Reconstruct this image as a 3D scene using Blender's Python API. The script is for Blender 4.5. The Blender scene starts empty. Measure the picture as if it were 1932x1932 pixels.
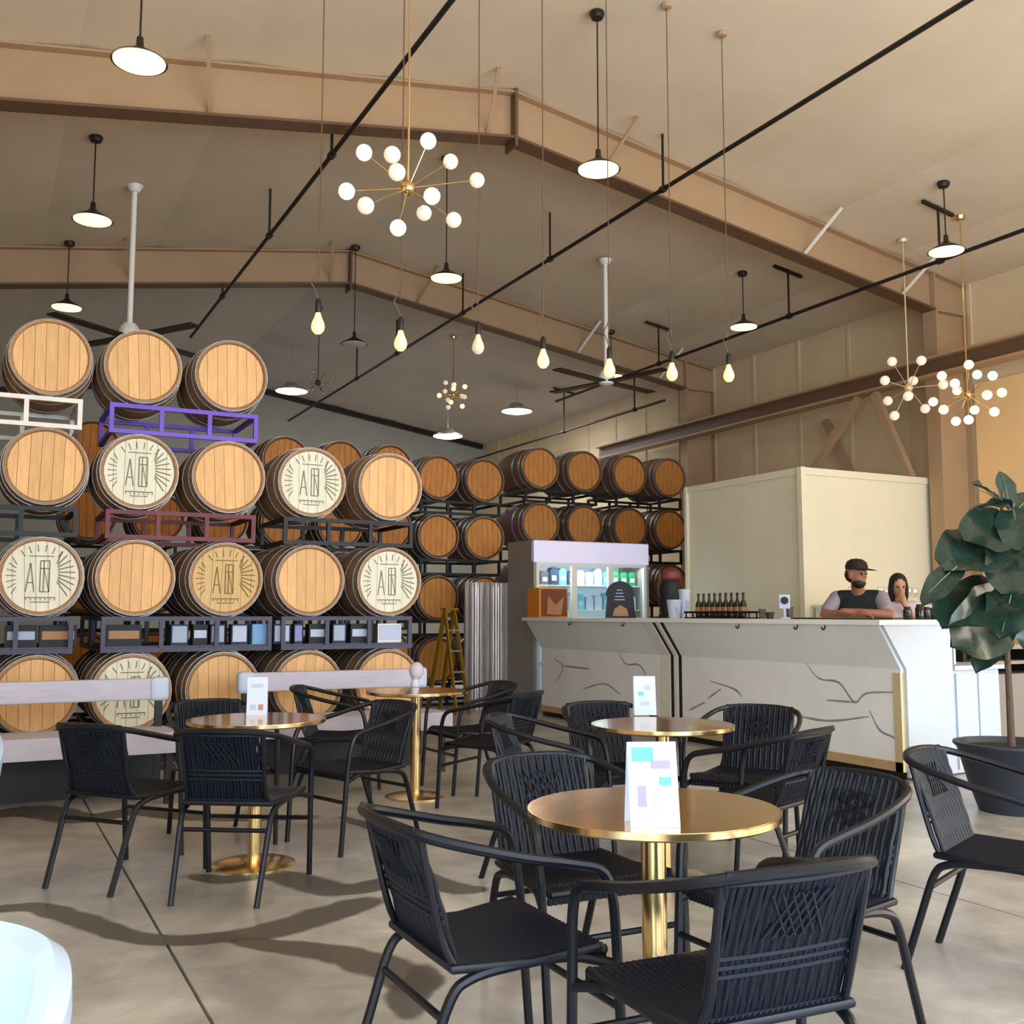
import bpy, bmesh, math, random
from mathutils import Vector, Matrix, Quaternion
random.seed(7)
PI = math.pi
sc = bpy.context.scene
COL = sc.collection

# ------------------------------------------------------------------ camera
FPX, YAW, PITCH, CAMH = 1932.0, math.radians(27.5), math.radians(5.68), 1.25
cam_d = bpy.data.cameras.new('camera')
cam = bpy.data.objects.new('camera', cam_d)
COL.objects.link(cam)
cam.location = (0, 0, CAMH)
cam.rotation_euler = (PI / 2 + PITCH, 0, -YAW)
cam_d.sensor_width = 36.0
cam_d.lens = 36.0 * FPX / 1932.0
cam_d.clip_start = 0.05
cam_d.clip_end = 200
sc.camera = cam
# ------------------------------------------------------------------ world, daylight, exposure
w = bpy.data.worlds.new('sky'); sc.world = w; w.use_nodes = True
bg = w.node_tree.nodes['Background']
bg.inputs[0].default_value = (0.62, 0.78, 1.0, 1)
bg.inputs[1].default_value = 1.0
sc.view_settings.view_transform = 'Standard'
sc.view_settings.look = 'None'
sc.view_settings.gamma = 1.0
sc.view_settings.exposure = 0.0
sc.view_settings.use_curve_mapping = False
sc.cycles.use_denoising = True
sc.cycles.use_adaptive_sampling = True
sc.cycles.adaptive_threshold = 0.08
sc.cycles.adaptive_min_samples = 16
sc.cycles.max_bounces = 7
sc.cycles.diffuse_bounces = 4
sc.cycles.glossy_bounces = 3
sc.cycles.sample_clamp_indirect = 6.0
XLD = -1.9
DAY = [  # daylight entering through the two open roll-up doors: location, size x, size z, rotation, power, colour
    ('daylight_front_door', (4.4, -3.9, 2.1), 9.0, 3.9, (PI / 2, 0, 0), 900, (0.72, 0.85, 1.0)),
    ('daylight_side_door', (10.6, -0.6, 2.0), 5.0, 3.6, (PI / 2, 0, PI / 2), 400, (1.0, 0.83, 0.62)),
    ('daylight_left_door', (XLD, -1.4, 1.9), 4.0, 3.4, (PI / 2, 0, -PI / 2), 400, (0.66, 0.82, 1.0)),
]
for n, loc, sx, sz, rot, pw, colr in DAY:
    ld = bpy.data.lights.new(n, 'AREA'); ld.shape = 'RECTANGLE'; ld.size = sx; ld.size_y = sz
    ld.energy = pw; ld.color = colr
    lo = bpy.data.objects.new(n, ld); COL.objects.link(lo); lo.location = loc; lo.rotation_euler = rot

# ------------------------------------------------------------------ pixel helpers (a pixel gives a ray; the plane it meets gives the distance)
_R = Vector((math.cos(YAW), -math.sin(YAW), 0))
_F = Vector((math.sin(YAW) * math.cos(PITCH), math.cos(YAW) * math.cos(PITCH), math.sin(PITCH)))
_U = _R.cross(_F)
_O = Vector((0, 0, CAMH))
def at(x, y, X=None, Y=None, Z=None):
    d = (x - 966) / FPX * _R + (966 - y) / FPX * _U + _F
    if X is not None: t = (X - _O.x) / d.x
    elif Y is not None: t = (Y - _O.y) / d.y
    else: t = (Z - _O.z) / d.z
    return _O + t * d

# ------------------------------------------------------------------ materials
def mat(name, col, rough=0.6, metal=0.0, var=0.0, scale=8.0, stretch=(1, 1, 1), bump=0.0, bscale=60.0,
        objvar=0.0, emit=None, estr=0.0, spec=0.5, coat=0.0, trans=0.0, alpha=1.0, ior=1.45):
    m = bpy.data.materials.new(name); m.use_nodes = True
    nt = m.node_tree; N = nt.nodes; L = nt.links
    b = N['Principled BSDF']
    b.inputs['Base Color'].default_value = (*col, 1)
    b.inputs['Roughness'].default_value = rough
    b.inputs['Metallic'].default_value = metal
    b.inputs['Specular IOR Level'].default_value = spec
    b.inputs['Coat Weight'].default_value = coat
    b.inputs['Transmission Weight'].default_value = trans
    b.inputs['Alpha'].default_value = alpha
    b.inputs['IOR'].default_value = ior
    tc = N.new('ShaderNodeTexCoord'); mp = N.new('ShaderNodeMapping')
    L.new(tc.outputs['Object'], mp.inputs[0]); mp.inputs['Scale'].default_value = stretch
    src = None
    if var > 0:
        nz = N.new('ShaderNodeTexNoise'); nz.inputs['Scale'].default_value = scale; nz.inputs['Detail'].default_value = 5
        L.new(mp.outputs[0], nz.inputs['Vector'])
        hs = N.new('ShaderNodeMapRange'); hs.inputs['From Min'].default_value = 0.3; hs.inputs['From Max'].default_value = 0.7
        hs.inputs['To Min'].default_value = 1 - var; hs.inputs['To Max'].default_value = 1 + var
        L.new(nz.outputs['Fac'], hs.inputs['Value'])
        src = hs.outputs[0]
    if objvar > 0:
        oi = N.new('ShaderNodeObjectInfo')
        mr = N.new('ShaderNodeMapRange'); mr.inputs['To Min'].default_value = 1 - objvar; mr.inputs['To Max'].default_value = 1 + objvar
        L.new(oi.outputs['Random'], mr.inputs['Value'])
        if src is None: src = mr.outputs[0]
        else:
            mu = N.new('ShaderNodeMath'); mu.operation = 'MULTIPLY'
            L.new(src, mu.inputs[0]); L.new(mr.outputs[0], mu.inputs[1]); src = mu.outputs[0]
    if src is not None:
        hv = N.new('ShaderNodeHueSaturation'); hv.inputs['Color'].default_value = (*col, 1)
        L.new(src, hv.inputs['Value']); L.new(hv.outputs[0], b.inputs['Base Color'])
    if bump > 0:
        n2 = N.new('ShaderNodeTexNoise'); n2.inputs['Scale'].default_value = bscale; n2.inputs['Detail'].default_value = 4
        L.new(mp.outputs[0], n2.inputs['Vector'])
        bp = N.new('ShaderNodeBump'); bp.inputs['Strength'].default_value = bump; bp.inputs['Distance'].default_value = 0.01
        L.new(n2.outputs['Fac'], bp.inputs['Height']); L.new(bp.outputs[0], b.inputs['Normal'])
    if emit is not None:
        b.inputs['Emission Color'].default_value = (*emit, 1); b.inputs['Emission Strength'].default_value = estr
    return m

def S(r, g, b):  # sRGB 0-255 to linear
    f = lambda c: (c / 255 / 12.92) if c / 255 <= 0.04045 else ((c / 255 + 0.055) / 1.055) ** 2.4
    return (f(r), f(g), f(b))

M = {}
M['ceil'] = mat('cream_ceiling_liner', S(220, 201, 174), 0.75, var=0.05, scale=1.2, bump=0.15, bscale=3)
M['ceil_grey'] = mat('grey_ceiling_liner', S(200, 188, 180), 0.8, var=0.06, scale=1.2, bump=0.15, bscale=3)
M['wall'] = mat('tan_wall_liner', S(218, 194, 156), 0.75, var=0.05, scale=1.5, bump=0.12, bscale=4)
M['wall_far'] = mat('grey_green_end_wall', S(176, 174, 162), 0.8, var=0.05, scale=1.5)
M['ply'] = mat('honey_wall_panel', S(250, 206, 146), 0.6, var=0.04, scale=2)
M['frame'] = mat('tan_painted_steel', S(172, 140, 106), 0.55, var=0.04, scale=3)
M['frame_edge'] = mat('brown_painted_flange', S(104, 76, 54), 0.55)
M['black'] = mat('black_pipe_paint', (0.012, 0.010, 0.009), 0.5)
M['dkbrown'] = mat('dark_bronze', (0.03, 0.022, 0.016), 0.45, 0.4)
M['whitepaint'] = mat('white_paint', S(235, 232, 224), 0.45)
M['chair_metal'] = mat('black_powder_coat', (0.004, 0.005, 0.009), 0.38, spec=0.4)
M['rattan'] = mat('black_woven_strand', (0.005, 0.007, 0.013), 0.46, spec=0.34, var=0.25, scale=90)
M['brass'] = mat('polished_brass', (0.80, 0.58, 0.27), 0.22, 1.0)
M['brass_top'] = mat('amber_brass_table_top', (0.92, 0.55, 0.20), 0.17, 0.92, var=0.08, scale=4, coat=0.3)
M['oak'] = mat('pale_oak_board', S(232, 182, 122), 0.6, var=0.10, scale=7, stretch=(6, 6, 0.7), objvar=0.09, bump=0.1, bscale=40)
M['oak_white'] = mat('whitewashed_board', S(232, 226, 202), 0.6, var=0.06, scale=7, stretch=(6, 6, 0.7), objvar=0.04)
M['oak_tan'] = mat('tan_oak_board', S(214, 178, 118), 0.6, var=0.08, scale=7, stretch=(6, 6, 0.7), objvar=0.05)
M['oak_dark'] = mat('aged_oak_head', S(204, 134, 64), 0.65, var=0.16, scale=6, stretch=(6, 6, 0.7), objvar=0.16)
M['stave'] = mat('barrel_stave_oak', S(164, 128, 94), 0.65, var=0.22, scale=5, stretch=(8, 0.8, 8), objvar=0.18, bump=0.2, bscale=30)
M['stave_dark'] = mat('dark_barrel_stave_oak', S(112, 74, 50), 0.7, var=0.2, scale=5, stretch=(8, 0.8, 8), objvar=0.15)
M['hoop'] = mat('galvanised_hoop', (0.44, 0.41, 0.37), 0.45, 0.8, var=0.15, scale=6, objvar=0.25)
M['print'] = mat('dark_olive_print', S(124, 118, 86), 0.7)
M['print_tan'] = mat('brown_print', S(132, 96, 48), 0.7)
for k, c in dict(white=S(236, 226, 214), purple=S(112, 84, 190), maroon=S(106, 44, 52), slate=S(70, 66, 84), blackrack=S(30, 28, 30)).items():
    M['rack_' + k] = mat(k + '_rack_paint', c, 0.5, 0.1, var=0.08, scale=10)
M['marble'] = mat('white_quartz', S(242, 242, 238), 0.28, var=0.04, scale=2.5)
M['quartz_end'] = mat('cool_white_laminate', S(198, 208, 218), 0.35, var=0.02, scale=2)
M['vein'] = mat('grey_quartz_vein', S(150, 150, 146), 0.3)
M['goldtrim'] = mat('satin_gold_trim', S(222, 202, 160), 0.4, 0.3)
M['creamtrim'] = mat('cream_trim', S(232, 228, 212), 0.4)
M['tanbase'] = mat('tan_wood_base', S(196, 162, 118), 0.6, var=0.1, scale=6)
M['cream_box'] = mat('cream_cold_room_panel', S(232, 222, 192), 0.5, var=0.03, scale=2)
M['steel'] = mat('grey_steel', S(176, 170, 164), 0.4, 0.6)
M['corr'] = mat('galvanised_corrugated', S(186, 174, 168), 0.35, 0.7, var=0.18, scale=6, stretch=(6, 6, 0.4))
M['fridge'] = mat('grey_enamel', S(150, 144, 136), 0.45)
M['fridge_in'] = mat('white_fridge_liner', S(220, 232, 240), 0.5, emit=S(190, 225, 240), estr=0.35)
M['fridge_sign'] = mat('lit_lilac_header', S(226, 222, 240), 0.4, emit=S(214, 206, 248), estr=0.30)
def glassmat(name, tint, mixf):
    m = bpy.data.materials.new(name); m.use_nodes = True
    N = m.node_tree.nodes; L = m.node_tree.links
    N.remove(N['Principled BSDF'])
    g = N.new('ShaderNodeBsdfGlossy'); g.inputs['Roughness'].default_value = 0.03; g.inputs['Color'].default_value = (0.9, 0.95, 1, 1)
    t = N.new('ShaderNodeBsdfTransparent'); t.inputs['Color'].default_value = (*tint, 1)
    mx = N.new('ShaderNodeMixShader'); mx.inputs[0].default_value = mixf
    L.new(t.outputs[0], mx.inputs[1]); L.new(g.outputs[0], mx.inputs[2]); L.new(mx.outputs[0], N['Material Output'].inputs[0])
    return m
M['glass'] = glassmat('clear_pane', (0.92, 0.97, 0.98), 0.10)
M['globe_off'] = glassmat('clear_globe_glass', (0.94, 0.92, 0.88), 0.16)
M['globe'] = mat('lit_globe_glass', (0.9, 0.86, 0.8), 0.2, emit=S(255, 236, 206), estr=1.25)
M['globe_dim'] = mat('dim_globe_glass', (0.8, 0.72, 0.62), 0.15, emit=S(255, 226, 190), estr=0.45)
M['globe_gold'] = mat('gold_lit_globe', (0.9, 0.7, 0.4), 0.2, emit=S(255, 208, 130), estr=3.0)
M['bulb'] = mat('amber_bulb_glass', (0.9, 0.7, 0.4), 0.2, emit=S(255, 190, 90), estr=2.6)
M['bulb_off'] = mat('unlit_bulb_faint_glow', S(220, 200, 170), 0.15, emit=S(255, 226, 180), estr=0.25)  # unlit bulb whose glass carries a faint added glow
M['lamp_lit'] = mat('cream_lamp_lens', S(255, 240, 205), 0.5, emit=(1.0, 0.80, 0.30), estr=2.6)
M['lamp_off'] = mat('unlit_lamp_lens', S(210, 202, 186), 0.5)
M['led'] = mat('white_led_lens', (1, 1, 1), 0.4, emit=(0.92, 0.97, 1.0), estr=100.0)
M['shade'] = mat('dark_enamel_shade', (0.030, 0.026, 0.018), 0.35, 0.3)
M['shade_in'] = mat('cream_enamel_inside', S(240, 226, 186), 0.5)
M['bench'] = mat('pale_lilac_grey_wood', S(190, 184, 196), 0.55, var=0.06, scale=6, stretch=(1, 6, 6))
M['tub'] = mat('cool_white_moulded_plastic', S(176, 190, 206), 0.4)
M['paper'] = mat('white_card', S(194, 204, 224), 0.6)
M['ink_blue'] = mat('turquoise_print', S(96, 186, 206), 0.6)
M['ink_violet'] = mat('violet_print', S(150, 140, 196), 0.6)
M['ink_grey'] = mat('grey_print', S(168, 182, 204), 0.6)
M['skin'] = mat('skin', S(158, 102, 80), 0.55)
M['skin2'] = mat('skin_tan', S(190, 136, 108), 0.55)
M['tee'] = mat('black_cotton', S(26, 32, 36), 0.85)
M['sleeve'] = mat('grey_lilac_cotton', S(150, 142, 152), 0.85)
M['hair'] = mat('dark_hair', S(34, 26, 22), 0.6)
M['capm'] = mat('dark_brown_cap', S(40, 30, 24), 0.8)
M['blouse'] = mat('pale_pink_blouse', S(214, 196, 200), 0.8)
M['jeans'] = mat('dark_denim', S(40, 44, 56), 0.85)
M['leaf'] = mat('dark_green_leaf', S(36, 56, 46), 0.25, var=0.25, scale=14, objvar=0.25, spec=0.6)
M['leafvein'] = mat('pale_leaf_rib', S(112, 140, 104), 0.5)
M['bark'] = mat('brown_bark', S(92, 72, 56), 0.8, var=0.2, scale=20)
M['pot'] = mat('charcoal_planter', S(40, 44, 54), 0.5, var=0.08, scale=6)
M['soil'] = mat('dark_soil', S(44, 34, 28), 0.95, var=0.3, scale=30, bump=0.6, bscale=50)
M['yellow'] = mat('yellow_fibreglass', S(150, 112, 22), 0.5)
M['orange'] = mat('orange_card', S(224, 140, 50), 0.6)
M['chalk'] = mat('black_chalkboard', S(26, 28, 36), 0.6)
M['tanprint'] = mat('tan_print', S(170, 126, 86), 0.6)
M['rustprint'] = mat('rust_brown_print', S(120, 62, 40), 0.6)
M['redplastic'] = mat('dark_red_plastic', S(120, 52, 56), 0.5)
M['bottle'] = mat('dark_bottle_glass', S(30, 28, 22), 0.12, spec=0.8)
M['glassware'] = mat('grey_glass', S(120, 108, 92), 0.15, spec=0.8, alpha=0.6)
M['bluecan'] = mat('blue_carton', S(120, 170, 214), 0.5)
M['greencan'] = mat('green_carton', S(40, 128, 74), 0.5)
M['card'] = mat('brown_carton', S(150, 112, 84), 0.8, objvar=0.2)
M['navy'] = mat('navy_carton', S(46, 58, 82), 0.7, objvar=0.2)

# concrete
def concrete():
    m = bpy.data.materials.new('polished_concrete'); m.use_nodes = True
    N = m.node_tree.nodes; L = m.node_tree.links; b = N['Principled BSDF']
    geo = N.new('ShaderNodeNewGeometry')
    n1 = N.new('ShaderNodeTexNoise'); n1.inputs['Scale'].default_value = 0.8; n1.inputs['Detail'].default_value = 8; n1.inputs['Roughness'].default_value = 0.6
    n2 = N.new('ShaderNodeTexNoise'); n2.inputs['Scale'].default_value = 4.0; n2.inputs['Detail'].default_value = 8; n2.inputs['Roughness'].default_value = 0.65
    n2.inputs['Distortion'].default_value = 0.6
    L.new(geo.outputs['Position'], n1.inputs['Vector']); L.new(geo.outputs['Position'], n2.inputs['Vector'])
    r1 = N.new('ShaderNodeValToRGB'); r1.color_ramp.elements[0].position = 0.32; r1.color_ramp.elements[1].position = 0.68
    r1.color_ramp.elements[0].color = (*S(140, 138, 134), 1); r1.color_ramp.elements[1].color = (*S(222, 218, 210), 1)
    L.new(n1.outputs['Fac'], r1.inputs[0])
    r2 = N.new('ShaderNodeValToRGB'); r2.color_ramp.elements[0].position = 0.35; r2.color_ramp.elements[1].position = 0.7
    r2.color_ramp.elements[0].color = (0.74, 0.73, 0.72, 1); r2.color_ramp.elements[1].color = (1.06, 1.05, 1.04, 1)
    L.new(n2.outputs['Fac'], r2.inputs[0])
    mx = N.new('ShaderNodeMix'); mx.data_type = 'RGBA'; mx.blend_type = 'MULTIPLY'; mx.inputs[0].default_value = 1.0
    L.new(r1.outputs[0], mx.inputs[6]); L.new(r2.outputs[0], mx.inputs[7]); L.new(mx.outputs[2], b.inputs['Base Color'])
    mr = N.new('ShaderNodeMapRange'); mr.inputs['To Min'].default_value = 0.22; mr.inputs['To Max'].default_value = 0.42
    L.new(n2.outputs['Fac'], mr.inputs['Value']); L.new(mr.outputs[0], b.inputs['Roughness'])
    bp = N.new('ShaderNodeBump'); bp.inputs['Strength'].default_value = 0.06; bp.inputs['Distance'].default_value = 0.01
    L.new(n2.outputs['Fac'], bp.inputs['Height']); L.new(bp.outputs[0], b.inputs['Normal'])
    return m
M['concrete'] = concrete()
def stainmat():
    m = bpy.data.materials.new('dark_concrete_stain'); m.use_nodes = True
    N = m.node_tree.nodes; L = m.node_tree.links; b = N['Principled BSDF']
    b.inputs['Base Color'].default_value = (*S(92, 84, 76), 1); b.inputs['Roughness'].default_value = 0.4
    at_ = N.new('ShaderNodeAttribute'); at_.attribute_name = 'edge'
    geo = N.new('ShaderNodeNewGeometry')
    nz = N.new('ShaderNodeTexNoise'); nz.inputs['Scale'].default_value = 7; nz.inputs['Detail'].default_value = 6
    L.new(geo.outputs['Position'], nz.inputs['Vector'])
    ad = N.new('ShaderNodeMath'); ad.operation = 'MULTIPLY_ADD'; ad.inputs[1].default_value = 0.9; ad.inputs[2].default_value = -0.45
    L.new(nz.outputs['Fac'], ad.inputs[0])
    a2 = N.new('ShaderNodeMath'); a2.operation = 'ADD'; L.new(at_.outputs['Fac'], a2.inputs[0]); L.new(ad.outputs[0], a2.inputs[1])
    mr = N.new('ShaderNodeMapRange'); mr.inputs['From Min'].default_value = 0.12; mr.inputs['From Max'].default_value = 0.5; mr.inputs['To Max'].default_value = 0.66
    L.new(a2.outputs[0], mr.inputs['Value']); L.new(mr.outputs[0], b.inputs['Alpha'])
    return m
M['stain'] = stainmat()

# ------------------------------------------------------------------ mesh helpers
class MB:
    def __init__(self): self.v = []; self.f = []
    def _add(self, vs, fs, mtx=None):
        o = len(self.v)
        self.v += [tuple(mtx @ Vector(p)) if mtx is not None else tuple(p) for p in vs]
        self.f += [tuple(i + o for i in f) for f in fs]
        return self
    def box(self, c, s, mtx=None):
        x, y, z = (k / 2 for k in s)
        vs = [(c[0] + a * x, c[1] + b * y, c[2] + d * z) for a in (-1, 1) for b in (-1, 1) for d in (-1, 1)]
        return self._add(vs, [(0, 1, 3, 2), (4, 6, 7, 5), (0, 4, 5, 1), (2, 3, 7, 6), (0, 2, 6, 4), (1, 5, 7, 3)], mtx)
    def bar(self, a, b, w, h=None, up=(0, 0, 1)):
        a = Vector(a); b = Vector(b); h = h or w
        d = (b - a).normalized(); u = Vector(up)
        if abs(d.dot(u)) > 0.98: u = Vector((0, 1, 0))
        s = d.cross(u).normalized(); u = s.cross(d)
        vs = [p + s * i * w / 2 + u * j * h / 2 for p in (a, b) for i, j in ((-1, -1), (1, -1), (1, 1), (-1, 1))]
        return self._add(vs, [(3, 2, 1, 0), (4, 5, 6, 7), (0, 1, 5, 4), (1, 2, 6, 5), (2, 3, 7, 6), (3, 0, 4, 7)])
    def tube(self, pts, r, n=8, closed=False, mtx=None, cap=True):
        pts = [Vector(p) for p in pts]; m = len(pts)
        rs = r if isinstance(r, (list, tuple)) else [r] * m
        vs = []; fs = []; u = None
        for i, p in enumerate(pts):
            if closed: d = pts[(i + 1) % m] - pts[i - 1]
            else: d = pts[min(i + 1, m - 1)] - pts[max(i - 1, 0)]
            d.normalize()
            if u is None:
                u = Vector((0, 0, 1)) if abs(d.z) < 0.9 else Vector((1, 0, 0))
            u = (u - d * u.dot(d)).normalized(); s = d.cross(u)
            for k in range(n):
                a = 2 * PI * k / n
                vs.append(p + (u * math.cos(a) + s * math.sin(a)) * rs[i])
        for i in range(m if closed else m - 1):
            j = (i + 1) % m
            for k in range(n):
                k2 = (k + 1) % n
                fs.append((i * n + k, i * n + k2, j * n + k2, j * n + k))
        if not closed and cap:
            fs.append(tuple(range(n - 1, -1, -1))); fs.append(tuple((m - 1) * n + k for k in range(n)))
        return self._add(vs, fs, mtx)
    def lathe(self, prof, n=24, mtx=None, cap=False):
        m = len(prof); vs = []; fs = []
        for r, z in prof:
            for k in range(n):
                a = 2 * PI * k / n; vs.append((r * math.cos(a), r * math.sin(a), z))
        for i in range(m - 1):
            for k in range(n):
                k2 = (k + 1) % n
                fs.append((i * n + k, i * n + k2, (i + 1) * n + k2, (i + 1) * n + k))
        if cap:
            fs.append(tuple(range(n - 1, -1, -1))); fs.append(tuple((m - 1) * n + k for k in range(n)))
        return self._add(vs, fs, mtx)
    def sphere(self, c, r, n=14, m=8, mtx=None):
        rx, ry, rz = r if isinstance(r, (list, tuple)) else (r, r, r)
        vs = [(c[0], c[1], c[2] - rz)]; fs = []
        for i in range(1, m):
            t = PI * i / m - PI / 2
            for k in range(n):
                a = 2 * PI * k / n
                vs.append((c[0] + rx * math.cos(t) * math.cos(a), c[1] + ry * math.cos(t) * math.sin(a), c[2] + rz * math.sin(t)))
        vs.append((c[0], c[1], c[2] + rz)); last = len(vs) - 1
        for k in range(n):
            k2 = (k + 1) % n
            fs.append((0, 1 + k2, 1 + k)); fs.append((last, last - n + k, last - n + k2))
        for i in range(m - 2):
            for k in range(n):
                k2 = (k + 1) % n; o = 1 + i * n
                fs.append((o + k, o + k2, o + n + k2, o + n + k))
        return self._add(vs, fs, mtx)
    def prism(self, poly, a, b, axis=1):
        # poly: 2-D outline in the two other axes, extruded along axis from a to b
        def mk(p, t):
            return {0: (t, p[0], p[1]), 1: (p[0], t, p[1]), 2: (p[0], p[1], t)}[axis]
        n = len(poly); vs = [mk(p, a) for p in poly] + [mk(p, b) for p in poly]
        fs = [tuple(range(n)), tuple(range(2 * n - 1, n - 1, -1))] + [(i, n + i, n + (i + 1) % n, (i + 1) % n) for i in range(n)]
        return self._add(vs, fs)
    def mesh(self, name, m, smooth=False):
        me = bpy.data.meshes.new(name); me.from_pydata(self.v, [], self.f); me.validate()
        bm = bmesh.new(); bm.from_mesh(me); bmesh.ops.recalc_face_normals(bm, faces=bm.faces); bm.to_mesh(me); bm.free()
        for k in (m if isinstance(m, list) else [m]):
            me.materials.append(M[k] if isinstance(k, str) else k)
        if smooth:
            me.polygons.foreach_set('use_smooth', [True] * len(me.polygons))
            try: me.set_sharp_from_angle(angle=math.radians(40))
            except Exception: pass
        return me
    def build(self, name, m, parent=None, smooth=False, bevel=0.0):
        o = bpy.data.objects.new(name, self.mesh(name, m, smooth)); COL.objects.link(o)
        if parent is not None: o.parent = parent
        if bevel > 0:
            bv = o.modifiers.new('bevel', 'BEVEL'); bv.width = bevel; bv.segments = 2; bv.limit_method = 'ANGLE'
        return o

def tag(o, label, cat, group=None, kind=None):
    if label: o['label'] = label
    if cat: o['category'] = cat
    if group: o['group'] = group
    if kind: o['kind'] = kind
    return o
def thing(name, label, cat, loc=(0, 0, 0), rz=0.0, group=None):
    o = bpy.data.objects.new(name, None); COL.objects.link(o)
    o.location = loc; o.rotation_euler = (0, 0, rz); o.empty_display_size = 0.1
    return tag(o, label, cat, group)
def struct(o): o['kind'] = 'structure'; return o
def place(name, me, parent, loc=(0, 0, 0), rot=(0, 0, 0)):
    o = bpy.data.objects.new(name, me); COL.objects.link(o); o.parent = parent; o.location = loc; o.rotation_euler = rot
    return o
def copy_tree(o, parent=None):
    c = o.copy(); COL.objects.link(c)
    if parent is not None: c.parent = parent
    for ch in o.children:
        if not ch.get('own'): copy_tree(ch, c)
    return c
def smooth_path(pts, k=4, closed=False):
    pts = [Vector(p) for p in pts]; n = len(pts); out = []
    rng = range(n if closed else n - 1)
    for i in rng:
        p0 = pts[(i - 1) % n] if closed or i > 0 else pts[0] * 2 - pts[1]
        p1 = pts[i]; p2 = pts[(i + 1) % n]
        p3 = pts[(i + 2) % n] if closed or i + 2 < n else pts[-1] * 2 - pts[-2]
        for j in range(k):
            t = j / k
            out.append(0.5 * ((2 * p1) + (p2 - p0) * t + (2 * p0 - 5 * p1 + 4 * p2 - p3) * t * t + (3 * p1 - p0 - 3 * p2 + p3) * t ** 3))
    if not closed: out.append(pts[-1])
    return out

# ------------------------------------------------------------------ the building
XR, XL, XW = 4.42, -1.95, 10.80          # ridge, left wall, right wall
YF, YB = -4.0, 22.2                      # wall behind the camera, far end wall
F1, F2 = 8.5, 13.45                      # the two roof frames
PITCHR = 0.155
zb = lambda X: 5.83 - PITCHR * abs(X - XR)      # underside of rafters
zt = lambda X: 6.31 - PITCHR * abs(X - XR)      # top of rafters = ceiling liner
DOOR = (0.0, 8.9, 4.0)                   # roll-up door opening in the wall behind the camera
# floor slabs with recessed joints
fl = struct(MB().box(((XL + XW) / 2, (YF + YB) / 2, -0.16), (XW - XL, YB - YF, 0.24)).build('floor', 'concrete'))
jx = [XL, 0.70, 3.90, 7.3, XW]
jy = [YF, 2.2, 9.6, YB]
for i in range(4):
    for j in range(3):
        g = 0.006
        MB().box(((jx[i] + jx[i + 1]) / 2, (jy[j] + jy[j + 1]) / 2, -0.02), (jx[i + 1] - jx[i] - g * 2, jy[j + 1] - jy[j] - (g if j < 2 else 0), 0.04)).build('concrete_slab', 'concrete', fl)
# stains
_rz = 0.0
def ribbon(pts, widths, name='stain'):
    global _rz; _rz += 0.0003
    P = smooth_path([(*at(x, y, Z=0).xy, 0.0008 + _rz) for x, y in pts], 6)
    W = []
    for i in range(len(widths) - 1):
        for j in range(6): W.append(widths[i] + (widths[i + 1] - widths[i]) * j / 6)
    W.append(widths[-1])
    vs = []; fs = []; ed = []
    n = len(P)
    for i, p in enumerate(P):
        d = (P[min(i + 1, n - 1)] - P[max(i - 1, 0)]); d.z = 0; d.normalize(); s = Vector((-d.y, d.x, 0))
        tip = min(1, i / 3, (n - 1 - i) / 3)
        for k, e in ((-1, 0), (-.5, .75), (0, 1), (.5, .75), (1, 0)):
            vs.append(p + s * W[i] * k * 0.44); ed.append(e * tip)
    for i in range(n - 1):
        for k in range(4):
            fs.append((i * 5 + k, i * 5 + k + 1, i * 5 + k + 6, i * 5 + k + 5))
    b = MB(); b._add(vs, fs)
    me = bpy.data.meshes.new(name); me.from_pydata(b.v, [], b.f); me.materials.append(M['stain'])
    a = me.attributes.new('edge', 'FLOAT', 'POINT'); a.data.foreach_set('value', ed)
    o = bpy.data.objects.new(name, me); COL.objects.link(o); o.parent = fl
    return o
ribbon([(-60, 1722), (60, 1712), (150, 1735), (240, 1765), (330, 1775), (420, 1768), (520, 1755), (620, 1722), (740, 1690)], [.16, .2, .2, .18, .18, .2, .3, .3, .2])
ribbon([(420, 1772), (520, 1785), (610, 1795), (690, 1815), (760, 1840), (790, 1880)], [.1, .2, .24, .28, .3, .2])
ribbon([(350, 1650), (420, 1660), (500, 1650), (560, 1660), (620, 1678), (700, 1672), (780, 1640)], [.12, .22, .22, .3, .32, .24, .12])
ribbon([(780, 1640), (820, 1665), (870, 1678), (930, 1678)], [.12, .24, .24, .12])
ribbon([(-40, 1545), (60, 1530), (160, 1545), (260, 1530), (330, 1540), (480, 1545), (620, 1540)], [.2, .5, .4, .3, .3, .25, .2])
ribbon([(640, 1540), (700, 1560), (780, 1580), (880, 1590)], [.1, .16, .16, .1])
ribbon([(780, 1932), (770, 1880), (800, 1850), (790, 1815)], [.1, .22, .2, .1])
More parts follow.
